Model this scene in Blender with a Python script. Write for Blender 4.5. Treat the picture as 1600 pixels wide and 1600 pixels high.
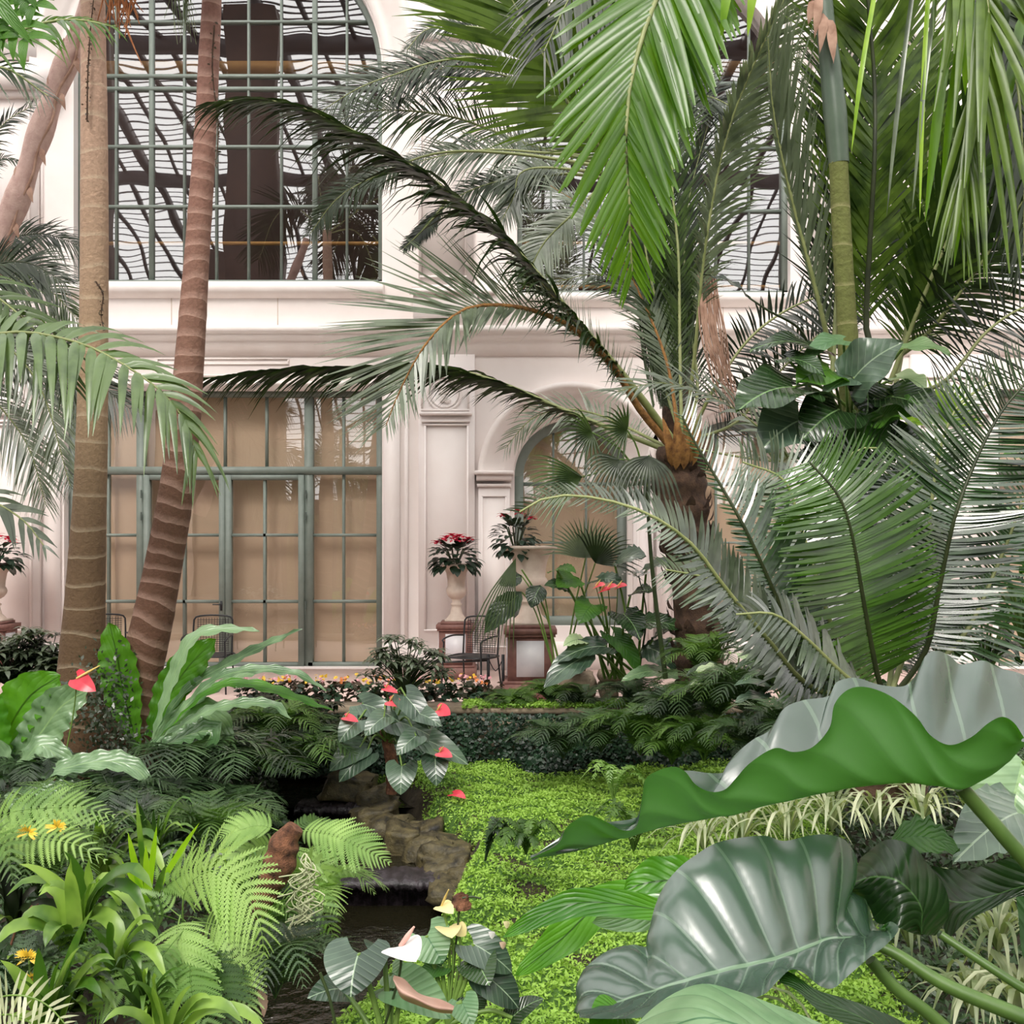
import bpy, math, random
import numpy as np
for o in list(bpy.data.objects): bpy.data.objects.remove(o)
sc = bpy.context.scene
col = sc.collection
rnd = random.Random(7)
rng = np.random.default_rng(11)
# ---------------------------------------------------------------- camera, world, light, exposure
F, HY, EYE = 1700.0, 850.0, 1.75            # focal length in pixels, horizon row, eye height
cam_d = bpy.data.cameras.new('camera'); cam = bpy.data.objects.new('camera', cam_d); col.objects.link(cam)
cam.location = (0, 0, EYE); cam.rotation_euler = (math.pi/2, 0, 0)
cam_d.sensor_width = 36; cam_d.lens = 36*F/1600; cam_d.shift_y = (HY-800)/1600; cam_d.clip_start = .05; cam_d.clip_end = 400
sc.camera = cam
w = bpy.data.worlds.new('sky'); sc.world = w; w.use_nodes = True
bg = w.node_tree.nodes['Background']; bg.inputs[0].default_value = (1, .985, .965, 1); bg.inputs[1].default_value = 2.3
sd = bpy.data.lights.new('sun', 'SUN'); sd.energy = 3.6; sd.angle = math.radians(24); sd.color = (1, .95, .88)
so = bpy.data.objects.new('sun', sd); col.objects.link(so); so.rotation_euler = (math.radians(46), math.radians(-14), 0)
sc.view_settings.view_transform = 'Standard'; sc.view_settings.look = 'None'; sc.view_settings.gamma = 1
sc.view_settings.use_curve_mapping = False; sc.view_settings.exposure = 0.32
sc.cycles.max_bounces = 7; sc.cycles.diffuse_bounces = 3; sc.cycles.glossy_bounces = 3; sc.cycles.transmission_bounces = 4
sc.cycles.transparent_max_bounces = 8; sc.cycles.use_denoising = True; sc.cycles.sample_clamp_indirect = 6

# ---------------------------------------------------------------- helpers
def A(*v): return np.array(v, float)
def nrm(v):
    v = np.asarray(v, float); return v/np.maximum(np.linalg.norm(v, axis=-1, keepdims=True), 1e-9)
def P(px, py, Y): return A((px-800)*Y/F, Y, EYE+(HY-py)*Y/F)
def PP(*pts):
    """polyline from (px, py, Y) triples"""
    return [P(*p) for p in pts]
def lin(h):
    c = [int(h[i:i+2], 16)/255 for i in (0, 2, 4)]
    return tuple(x/12.92 if x <= .04045 else ((x+.055)/1.055)**2.4 for x in c)+(1,)
class MB:
    def __init__(s): s.v = []; s.q = []; s.t = []; s.n = 0; s.uv = []; s.g = []
    def add(s, v, q=None, t=None, uv=None, g=None):
        v = np.asarray(v, float).reshape(-1, 3)
        if q is not None and len(q): s.q.append(np.asarray(q, int).reshape(-1, 4)+s.n)
        if t is not None and len(t): s.t.append(np.asarray(t, int).reshape(-1, 3)+s.n)
        s.v.append(v); s.uv.append(np.zeros((len(v), 2)) if uv is None else np.asarray(uv, float).reshape(-1, 2)); s.n += len(v)
    def box(s, x0, x1, y0, y1, z0, z1):
        v = [(x, y, z) for z in (z0, z1) for y in (y0, y1) for x in (x0, x1)]
        s.add(v, [(0, 2, 3, 1), (4, 5, 7, 6), (0, 1, 5, 4), (2, 6, 7, 3), (0, 4, 6, 2), (1, 3, 7, 5)])
    def grid(s, V, uv=None, closed=False):
        """V: (a, b, 3)"""
        a, b = V.shape[:2]; i = np.arange(a*b).reshape(a, b)
        if closed: i = np.concatenate([i, i[:, :1]], 1)
        q = np.stack([i[:-1, :-1], i[:-1, 1:], i[1:, 1:], i[1:, :-1]], -1).reshape(-1, 4)
        s.add(V.reshape(-1, 3), q, uv=None if uv is None else uv.reshape(-1, 2))
    def merge(s, o):
        for v, u in zip(o.v, o.uv): s.v.append(v); s.uv.append(u)
        s.q += [x+s.n for x in o.q]; s.t += [x+s.n for x in o.t]; s.n += o.n
ORG = {}
def wloc(p): return A(0, 0, 0) if p is None else ORG[p.name]
def obj(name, mb, mat, parent=None, smooth=True, label=None):
    v = np.concatenate(mb.v)-wloc(parent)
    q = np.concatenate(mb.q) if mb.q else np.zeros((0, 4), int); t = np.concatenate(mb.t) if mb.t else np.zeros((0, 3), int)
    me = bpy.data.meshes.new(name); me.vertices.add(len(v)); me.vertices.foreach_set('co', v.ravel().astype(np.float32))
    lo = np.concatenate([q.ravel(), t.ravel()]); me.loops.add(len(lo)); me.loops.foreach_set('vertex_index', lo.astype(np.int32))
    npoly = len(q)+len(t); me.polygons.add(npoly)
    st = np.concatenate([np.arange(len(q))*4, len(q)*4+np.arange(len(t))*3]); me.polygons.foreach_set('loop_start', st.astype(np.int32))
    uv = np.concatenate(mb.uv); l = me.uv_layers.new(name='UVMap'); l.data.foreach_set('uv', uv[lo].ravel().astype(np.float32))
    me.update(calc_edges=True); me.validate()
    if smooth: me.polygons.foreach_set('use_smooth', np.ones(npoly, bool))
    me.materials.append(mat)
    o = bpy.data.objects.new(name, me); col.objects.link(o)
    if parent is not None: o.parent = parent
    ORG[o.name] = A(*wloc(parent))
    if label: o['label'] = label
    return o
def tag(o, label, cat, group=None, kind=None):
    o['label'] = label; o['category'] = cat
    if group: o['group'] = group
    if kind: o['kind'] = kind
    return o
def thing(name, label, cat, loc, group=None):
    o = bpy.data.objects.new(name, None); col.objects.link(o); o.location = tuple(float(x) for x in loc); o.empty_display_size = .1
    ORG[o.name] = A(*loc); return tag(o, label, cat, group)
def struct(name, mb, mat, parent=None, smooth=False):
    o = obj(name, mb, mat, parent, smooth)
    if parent is None: o['kind'] = 'structure'
    return o
def sempty(name, loc=(0, 0, 0)):
    o = bpy.data.objects.new(name, None); col.objects.link(o); o['kind'] = 'structure'; ORG[o.name] = A(*loc); o.location = loc; return o
def copy_tree(o, parent=None):
    c = o.copy(); col.objects.link(c); c.parent = parent
    for ch in list(o.children): copy_tree(ch, c)
    return c
def spline(pts, n):
    """Catmull-Rom through pts, n samples, even in arc length"""
    p = np.array(pts, float)
    if len(p) == 2: return p[0]+(p[1]-p[0])*np.linspace(0, 1, n)[:, None]
    p = np.vstack([2*p[0]-p[1], p, 2*p[-1]-p[-2]]); out = []
    for i in range(1, len(p)-2):
        t = np.linspace(0, 1, 12, endpoint=False)[:, None]; a, b, c, d = p[i-1:i+3]
        out.append(.5*((2*b)+(-a+c)*t+(2*a-5*b+4*c-d)*t*t+(-a+3*b-3*c+d)*t**3))
    out = np.vstack(out+[p[-2:-1]]); L = np.r_[0, np.cumsum(np.linalg.norm(np.diff(out, axis=0), axis=1))]
    s = np.linspace(0, L[-1], n)
    return np.stack([np.interp(s, L, out[:, k]) for k in range(3)], 1)
def tube(mb, pts, r, k=8, n=None, ring=None):
    """r: list of radii spread along the path"""
    n = n or max(3, 3*len(pts)); c = spline(pts, n); r = np.interp(np.linspace(0, 1, n), np.linspace(0, 1, len(r)), r)
    T = nrm(np.gradient(c, axis=0)); ref = A(0, 0, 1) if abs(T[0][2]) < .9 else A(1, 0, 0)
    S = nrm(np.cross(T, ref)); B = np.cross(S, T); a = np.linspace(0, 2*math.pi, k, endpoint=False)
    L = np.r_[0, np.cumsum(np.linalg.norm(np.diff(c, axis=0), axis=1))]
    if ring is not None: r = r*ring(L)
    V = c[:, None]+(np.cos(a)[None, :, None]*S[:, None]+np.sin(a)[None, :, None]*B[:, None])*r[:, None, None]
    uv = np.stack(np.broadcast_arrays((a/(2*math.pi))[None, :], L[:, None]), -1)
    mb.grid(V, uv, closed=True)
    mb.add([c[0], *V[0]], t=[(0, 1+(i+1) % k, 1+i) for i in range(k)], uv=np.c_[np.zeros(k+1), np.full(k+1, L[0])])
    mb.add([c[-1], *V[-1]], t=[(0, 1+i, 1+(i+1) % k) for i in range(k)], uv=np.c_[np.zeros(k+1), np.full(k+1, L[-1])])
    return c
def lathe(mb, cx, cy, prof, k=32, sq=False):
    """prof: (radius, z) pairs"""
    a = np.linspace(0, 2*math.pi, k, endpoint=False)+(math.pi/4 if sq else 0)
    V = np.array([[(cx+r*math.cos(t), cy+r*math.sin(t), z) for t in a] for r, z in prof]); mb.grid(V, closed=True)

# ---------------------------------------------------------------- materials
def newmat(name):
    m = bpy.data.materials.new(name); m.use_nodes = True; nt = m.node_tree; return m, nt, nt.nodes['Principled BSDF']
def node(nt, t, **k):
    n = nt.nodes.new(t)
    for a, b in k.items(): setattr(n, a, b)
    return n
def mth(nt, op, a, b=None, c=None):
    n = node(nt, 'ShaderNodeMath', operation=op)
    for i, x in enumerate((a, b, c)):
        if x is None: continue
        if isinstance(x, (int, float)): n.inputs[i].default_value = x
        else: nt.links.new(x, n.inputs[i])
    return n.outputs[0]
def mixc(nt, f, a, b, bt='MIX'):
    n = node(nt, 'ShaderNodeMix', data_type='RGBA', blend_type=bt)
    for i, x in ((0, f), (6, a), (7, b)):
        if isinstance(x, (int, float, tuple)): n.inputs[i].default_value = x
        else: nt.links.new(x, n.inputs[i])
    return n.outputs[2]
def noise(nt, scale, detail=4, coord='Object', rough=.55, vec=None, dist=0):
    n = node(nt, 'ShaderNodeTexNoise'); n.inputs['Scale'].default_value = scale; n.inputs['Detail'].default_value = detail; n.inputs['Roughness'].default_value = rough
    n.inputs['Distortion'].default_value = dist
    if vec is None: vec = node(nt, 'ShaderNodeTexCoord').outputs[coord]
    nt.links.new(vec, n.inputs['Vector']); return n.outputs['Fac']
def ramp(nt, f, stops):
    n = node(nt, 'ShaderNodeValToRGB'); e = n.color_ramp.elements
    while len(e) < len(stops): e.new(.5)
    for x, (p, c) in zip(e, stops): x.position = p; x.color = c if isinstance(c, tuple) else (c, c, c, 1)
    nt.links.new(f, n.inputs[0]); return n.outputs[0]
def bump(nt, h, strength, dist=.01):
    n = node(nt, 'ShaderNodeBump'); n.inputs['Strength'].default_value = strength; n.inputs['Distance'].default_value = dist
    nt.links.new(h, n.inputs['Height']); return n.outputs[0]
def plain(name, c, rough=.6, c2=None, scale=8, bs=0, spec=.5, metal=0):
    m, nt, b = newmat(name); b.inputs['Roughness'].default_value = rough; b.inputs['Specular IOR Level'].default_value = spec; b.inputs['Metallic'].default_value = metal
    f = noise(nt, scale); r = ramp(nt, f, [(.3, lin(c)), (.7, lin(c2 or c))]); nt.links.new(r, b.inputs['Base Color'])
    if bs: nt.links.new(bump(nt, noise(nt, scale*5), bs), b.inputs['Normal'])
    return m
def leafmat(name, c1, c2, back=None, rough=.38, trans=.3, tcol=None, veins=None, vein='9fbf7a', spec=.5, vs=3.2, var=.5, edge=None, nsc=5, midw=.025, vn=9, vstr=.55, bst=.4, ior=1.5):
    """two tones by noise, optional paler underside, optional midrib and side veins from the leaf's own UV"""
    m, nt, b = newmat(name); L = nt.links.new
    f = noise(nt, nsc, 3); oi = node(nt, 'ShaderNodeObjectInfo').outputs['Random']
    f2 = mth(nt, 'ADD', mth(nt, 'MULTIPLY', f, 1.3), mth(nt, 'MULTIPLY', mth(nt, 'SUBTRACT', oi, .5), var))
    c = ramp(nt, f2, [(.4, lin(c1)), (.85, lin(c2))])
    geo = node(nt, 'ShaderNodeNewGeometry')
    if veins or edge:
        uv = node(nt, 'ShaderNodeSeparateXYZ'); L(node(nt, 'ShaderNodeUVMap').outputs[0], uv.inputs[0]); u, v = uv.outputs[0], mth(nt, 'ABSOLUTE', uv.outputs[1])
    hgt = None
    if veins:
        mid = mth(nt, 'LESS_THAN', v, midw)
        ph = mth(nt, 'FRACT', mth(nt, 'SUBTRACT', mth(nt, 'MULTIPLY', u, vn), mth(nt, 'MULTIPLY', v, vs)))
        side = mth(nt, 'ABSOLUTE', mth(nt, 'SUBTRACT', ph, .5)); line = mth(nt, 'LESS_THAN', side, .035)
        vf = mth(nt, 'MAXIMUM', mid, mth(nt, 'MULTIPLY', line, vstr)); c = mixc(nt, vf, c, lin(vein)); bf = mth(nt, 'MULTIPLY', vf, .5)
        hgt = mth(nt, 'SMOOTH_MIN', side, .3, .1)
    if edge: c = mixc(nt, mth(nt, 'GREATER_THAN', v, edge[1]), c, lin(edge[0]))
    if back: c = mixc(nt, geo.outputs['Backfacing'], c, mixc(nt, bf, lin(back), lin('1f5208')) if veins else lin(back))
    L(c, b.inputs['Base Color']); b.inputs['Roughness'].default_value = rough; b.inputs['Specular IOR Level'].default_value = spec; b.inputs['IOR'].default_value = ior
    if back:
        L(mth(nt, 'ADD', mth(nt, 'MULTIPLY', geo.outputs['Backfacing'], .3), rough), b.inputs['Roughness'])
    if hgt is not None: L(bump(nt, hgt, bst, .02), b.inputs['Normal'])
    tr = node(nt, 'ShaderNodeBsdfTranslucent')
    if tcol: tr.inputs[0].default_value = lin(tcol)
    else: L(mixc(nt, 1.0, c, (1.25, 1.4, .6, 1), 'MULTIPLY'), tr.inputs[0])
    mx = node(nt, 'ShaderNodeMixShader'); mx.inputs[0].default_value = trans; L(b.outputs[0], mx.inputs[1]); L(tr.outputs[0], mx.inputs[2])
    L(mx.outputs[0], nt.nodes['Material Output'].inputs[0]); return m
M = {}
M['stone'] = plain('pale_pink_stone', 'f0e5e1', .8, 'f7eeeb', 1.5, .08)
M['stone2'] = plain('pale_stone_moulding', 'f1e6e1', .75, 'f8efeb', 3, .05)
M['floor'] = plain('pinkish_paving', 'd8bfb6', .7, 'cdb2a8', 3, .1)
M['frame'] = plain('sage_green_paint', '828c84', .5, '778179', 6)
M['blind'] = plain('tan_blind', 'd4baa0', .9, 'caae94', .6)
M['iron'] = plain('dark_roof_iron', '2b2426', .6, '3a3032', 2)
M['brown'] = plain('dark_brown_panelling', '35241f', .7, '4c352b', .8)
M['ochre'] = plain('ochre_timber', 'b98a4c', .6, 'a5783e', 3)
M['urn'] = plain('weathered_cast_stone', 'd9c8bb', .8, 'c4b0a2', 7, .25)
M['terra'] = plain('red_brown_granite', '8d655b', .6, '75504a', 12, .15)
M['marble'] = plain('white_marble_panel', 'e6e2e4', .4, 'd5d2d8', 5)
M['blackmetal'] = plain('black_metal', '1f1f22', .4, '2b2b2e', 10)
M['soil'] = plain('dark_soil', '1f1a12', .95, '3a3120', 6, .6)
M['bark'] = plain('fibrous_dark_bark', '33241c', .95, '5d4636', 14, .8)
M['bark2'] = plain('tree_fern_bark', '341d12', .9, '8a5c42', 26, 1)
M['pinkbark'] = plain('peeling_pinkish_bark', 'b39188', .85, 'd3b5aa', 9, .8)
M['fibre'] = plain('dry_brown_frond', '8d6a58', .8, 'bb9885', 9)
M['orange_fibre'] = plain('orange_dry_fibre', '9a5a33', .8, 'c98a5c', 12)
M['gold'] = plain('golden_leaf_base', '6a4524', .8, 'ac7c42', 22, .8)
M['rock'] = plain('stream_rock', '16130e', .6, '665c3c', 9, 1)
M['rock2'] = plain('stacked_pale_stone', '786a58', .85, 'a08f7a', 8, .5)
M['ledge'] = plain('wet_black_slate', '0d0b0d', .2, '3a3238', 14, .7)
M['hinge'] = plain('grey_door_metal', '55605a', .4)
M['stem'] = plain('green_stem', '4d6b2c', .45, '7b9a48', 6)
M['moss_base'] = plain('moss_under_layer', '33501a', .9, '4a6c26', 4, .6)
M['petiole'] = plain('leaf_stalk_green', '3a5622', .4, '5a7838', 5)
M['stemd'] = plain('dark_stem', '26331a', .5, '3a4a24', 6)
M['rachis'] = plain('yellow_green_rachis', '78824c', .5, '949a66', 8)
M['rachisd'] = plain('dark_rachis', '252e18', .5, '3c4425', 8)
M['yellow'] = plain('yellow_petal', 'e6b32a', .5, 'f2cf4a')
M['orange'] = plain('orange_petal', 'e0793f', .5, 'ee9a5c')
M['pinkfl'] = plain('pink_petal', 'd98a98', .5, 'e8b4b4')
M['red'] = leafmat('poinsettia_red', 'c01838', 'd8304c', trans=.2, tcol='e03050', rough=.5)
M['spathe_red'] = leafmat('coral_red_spathe', 'e03a50', 'f0606c', trans=.25, tcol='f06070', rough=.25)
M['spathe_white'] = leafmat('white_spathe', 'f2ecec', 'ffffff', trans=.25, tcol='f5e6e6', rough=.3)
M['spathe_cream'] = leafmat('cream_yellow_spathe', 'ecd890', 'f5ebc0', trans=.3, tcol='f0e0a0', rough=.35)
M['spadix'] = plain('yellow_spadix', 'd8b45c', .6, 'e9cf86')
M['spadixp'] = plain('pinkish_spadix', 'd99a92', .6, 'e8b8a8')
M['palm'] = leafmat('palm_leaflet_green', '1c2c12', '465c2a', trans=.25, rough=.32)
M['palmd'] = leafmat('palm_leaflet_dark', '141f10', '303f22', trans=.18, rough=.36)
M['palmg'] = leafmat('palm_leaflet_grey_green', '3a4632', '74806a', trans=.2, rough=.32, spec=.8)
M['palmb'] = leafmat('palm_leaflet_bright_green', '26420f', '54782a', trans=.4, rough=.3, tcol='86c018', spec=.7)
M['palmo'] = leafmat('palm_leaflet_olive_green', '2c4414', '647e30', trans=.35, rough=.33)
M['palmv'] = leafmat('palm_leaflet_silver_green', '2a421c', '647c48', trans=.25, rough=.3, spec=.8)
M['palmy'] = leafmat('palm_leaflet_lime', '7aa432', 'a4c650', trans=.45, rough=.35)
M['cycad'] = leafmat('cycad_leaflet', '142610', '33502a', trans=.18, rough=.2, spec=1, ior=1.6)
M['cycadb'] = leafmat('cycad_leaflet_bright_green', '223f0e', '44681e', trans=.25, rough=.26, spec=.9, tcol='6fae14')  # brighter yellow-green leaflet colour for some of the fronds
M['cycads'] = leafmat('cycad_leaflet_silvery', '34422e', '74826a', trans=.15, rough=.22, spec=1, ior=1.65)
M['fern'] = leafmat('fern_green', '2c4a18', '5c7e34', trans=.3, rough=.42)
M['fernl'] = leafmat('fern_lime_green', '5c8232', '98b866', trans=.3, rough=.45)
M['fernd'] = leafmat('fern_dark_green', '1a2c16', '46603a', trans=.2, rough=.38)
M['moss'] = leafmat('carpet_selaginella', '55802a', '9abf50', trans=.25, rough=.6, nsc=2.2)
M['ivy'] = leafmat('creeping_fig_leaf', '14281a', '34543a', trans=.15, rough=.45)
M['strap'] = leafmat('strap_leaf_green', '40661e', '90b04c', trans=.3, rough=.33)
M['straply'] = leafmat('strap_leaf_lime', '86bc20', 'b4dc48', trans=.5, rough=.4, tcol='b0e020')
M['spider'] = leafmat('variegated_spider_leaf', '76865a', 'c8ccac', trans=.3, rough=.4)
M['nest'] = leafmat('birds_nest_leaf', '33681a', '5c962a', trans=.35, rough=.35, veins=1, vein='1f3a14', midw=.04, vstr=0, tcol='78c818')
M['nestp'] = leafmat('birds_nest_leaf_pale', '4c7044', '8cac80', trans=.25, rough=.28, veins=1, vein='8fb07a', midw=.04, vstr=.1, spec=.8)
M['big'] = leafmat('broad_leaf_dark', '13260f', '2c4624', trans=.12, rough=.24, veins=1, vein='6f8f5c', spec=.7, vstr=.35)
M['bigb'] = leafmat('broad_leaf_bright', '305e16', '507e28', trans=.35, rough=.35, veins=1, vein='2c5a18', vstr=.3)
M['anth'] = leafmat('anthurium_leaf_grey_green', '2a4030', '526a54', trans=.12, rough=.28, veins=1, vein='8a9f84', spec=.8, vs=2.6, vn=6, vstr=.35, bst=.25)
M['anthp'] = leafmat('anthurium_leaf_pale_veined', '5c8058', '86a47c', trans=.2, rough=.35, veins=1, vein='47704a', vs=2.6, vn=6, vstr=.5)
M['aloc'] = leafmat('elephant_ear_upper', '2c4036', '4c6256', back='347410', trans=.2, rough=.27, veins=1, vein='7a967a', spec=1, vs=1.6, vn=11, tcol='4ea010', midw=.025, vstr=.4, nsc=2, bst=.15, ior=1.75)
M['alocd'] = leafmat('elephant_ear_dark', '10240a', '1c3a14', back='224c10', trans=.15, rough=.3, veins=1, vein='3f6030', vs=3, vstr=.3)  # dark green leaf colour for the curled and lesser leaves
M['varieg'] = leafmat('pale_variegated_leaf', '8fb07c', 'c9d8b0', trans=.3, rough=.35, veins=1, vein='5f8a50')
M['dkred'] = leafmat('bronze_begonia_leaf', '2c3018', '4c3a2a', trans=.15, rough=.4)
M['poin'] = leafmat('poinsettia_leaf', '1c2e1e', '34483a', trans=.15, rough=.4)
M['moss2'] = plain('pale_hanging_moss', '9aa07c', .9, 'bcbf9c')
M['dead'] = leafmat('dry_pink_brown_leaf', 'b08a7c', 'd8b8a8', trans=.2, rough=.6)
def mk_glass(name, fac, bs):
    m, nt, b = newmat(name); g = node(nt, 'ShaderNodeBsdfGlossy'); g.inputs['Roughness'].default_value = .01; g.inputs[0].default_value = (1, 1, 1, 1)
    t = node(nt, 'ShaderNodeBsdfTransparent'); mx = node(nt, 'ShaderNodeMixShader'); mx.inputs[0].default_value = fac
    nt.links.new(bump(nt, noise(nt, .8, 1), bs, .05), g.inputs['Normal'])
    nt.links.new(t.outputs[0], mx.inputs[1]); nt.links.new(g.outputs[0], mx.inputs[2]); nt.links.new(mx.outputs[0], nt.nodes['Material Output'].inputs[0]); return m
M['glass'] = mk_glass('wavy_window_glass', .27, .13)
M['glass2'] = mk_glass('door_glass', .14, .1)
def mk_water():
    m, nt, b = newmat('dark_stream_water'); b.inputs['Base Color'].default_value = lin('1c1a10'); b.inputs['Roughness'].default_value = .04
    b.inputs['Specular IOR Level'].default_value = .6
    nt.links.new(bump(nt, noise(nt, 7, 3), .5, .03), b.inputs['Normal']); return m
M['water'] = mk_water()
def mk_trunk(name, cols, sp, ringc, w=.09, bs=.5):
    """ringed palm trunk: colour by height along the trunk (UV y), pale leaf-scar rings"""
    m, nt, b = newmat(name); L = nt.links.new; uv = node(nt, 'ShaderNodeSeparateXYZ'); L(node(nt, 'ShaderNodeUVMap').outputs[0], uv.inputs[0])
    wob = noise(nt, 3, 2); h = mth(nt, 'ADD', uv.outputs[1], mth(nt, 'MULTIPLY', wob, .1)); n2 = noise(nt, 1.1, 1)
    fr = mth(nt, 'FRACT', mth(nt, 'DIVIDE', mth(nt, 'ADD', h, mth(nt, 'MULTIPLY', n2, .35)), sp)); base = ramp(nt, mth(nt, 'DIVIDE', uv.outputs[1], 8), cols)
    ring = mth(nt, 'MAXIMUM', mth(nt, 'SUBTRACT', 1, mth(nt, 'DIVIDE', fr, w)), 0); n3 = noise(nt, 30, 3)
    c = mixc(nt, mth(nt, 'MULTIPLY', n3, .55), base, lin('3a2a1e')); c = mixc(nt, mth(nt, 'MULTIPLY', ring, .38), c, lin(ringc))
    L(c, b.inputs['Base Color']); b.inputs['Roughness'].default_value = .85; L(bump(nt, mth(nt, 'SUBTRACT', n3, mth(nt, 'MULTIPLY', fr, .8)), bs, .02), b.inputs['Normal']); return m
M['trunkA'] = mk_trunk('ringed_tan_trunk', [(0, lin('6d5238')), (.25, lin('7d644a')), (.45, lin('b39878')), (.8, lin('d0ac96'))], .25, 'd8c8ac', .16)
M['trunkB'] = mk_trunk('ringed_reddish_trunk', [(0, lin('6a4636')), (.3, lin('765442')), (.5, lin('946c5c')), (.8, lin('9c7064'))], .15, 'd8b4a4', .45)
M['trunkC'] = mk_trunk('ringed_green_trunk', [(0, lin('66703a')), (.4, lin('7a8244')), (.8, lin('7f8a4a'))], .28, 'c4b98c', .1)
M['shaft'] = plain('blue_green_crownshaft', '465648', .4, '5e6e5c', 3)
# ---------------------------------------------------------------- plant generators
def prof(kind, u):
    if kind == 'oval': return np.sin(np.pi*np.clip(u, 0, 1)**.8)**.8
    if kind == 'lance': return np.sin(np.pi*np.clip(u, 0, 1)**.62)**.75
    if kind == 'strap': return np.minimum(1, np.minimum((u*9+.45), ((1-u)*3.2)**.7))
    if kind == 'nest': return np.clip(np.minimum(.22+u*1.9, ((1-u)*3.2)**.6), 0, 1)*(.85+.15*u)
    raise ValueError(kind)
def leaf(mb, base, tip, up, W, kind='oval', arch=.12, cup=.15, rip=0, ripn=6, nu=12, nv=2, ph=0, mid=None, lobe=.3):
    """one broad leaf. base, tip: ends of the midrib; up: face normal hint; W: half width; mid: optional extra midrib points"""
    base, tip, up = A(*base), A(*tip), A(*up)
    D = tip-base; L = np.linalg.norm(D); D = D/L; Sd = nrm(np.cross(D, up)); N = nrm(np.cross(Sd, D))
    if kind == 'heart':
        for sg in (-1, 1):
            u = np.r_[-lobe*np.linspace(1, 0, 6)[:-1]**.8, np.linspace(0, 1, nu)]
            k = np.clip(-u/lobe, 0, 1); outer = np.where(u < 0, .48+.5*np.sqrt(np.clip(1-k**2.2, 0, 1)), np.clip(1-u, 0, 1)**.78*(.98+.75*u)); inner = np.where(u < 0, .48*k**.6, 0)
            v = np.linspace(0, 1, nv+2)[None]; ww = inner[:, None]+(outer-inner)[:, None]*v
            h = arch*L*(4*u*(1-u))[:, None]*np.where(u > 0, 1, .6)[:, None]+cup*W*ww**1.5+rip*W*np.sin(ripn*2*np.pi*u[:, None]/1.3+ph+sg)*v**2
            V = base+D*(u*L)[:, None, None]+Sd*(sg*ww*W)[..., None]+N*h[..., None]
            uv = np.stack(np.broadcast_arrays(u[:, None], sg*ww), -1)
            if sg > 0: V, uv = V[:, ::-1], uv[:, ::-1]
            mb.grid(V, uv)
        return
    u = np.linspace(0, 1, nu); wd = prof(kind, u)*W; v = np.linspace(-1, 1, 2*nv+1)[None]
    if mid is not None: c = spline([base, *mid, tip], nu); T = nrm(np.gradient(c, axis=0)); Sv = nrm(np.cross(T, np.broadcast_to(up, T.shape))); Nv = np.cross(Sv, T)
    else: c = base+D*(u*L)[:, None]+N*(arch*L*4*u*(1-u))[:, None]; Sv = np.broadcast_to(Sd, c.shape); Nv = np.broadcast_to(N, c.shape)
    h = cup*wd[:, None]*np.abs(v)**1.5+rip*W*np.sin(ripn*2*np.pi*u[:, None]+ph+np.where(v > 0, 1.3, 0))*v**2
    V = c[:, None]+Sv[:, None]*(v*wd[:, None])[..., None]+Nv[:, None]*h[..., None]
    mb.grid(V, np.stack(np.broadcast_arrays(u[:, None], v), -1))
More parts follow.
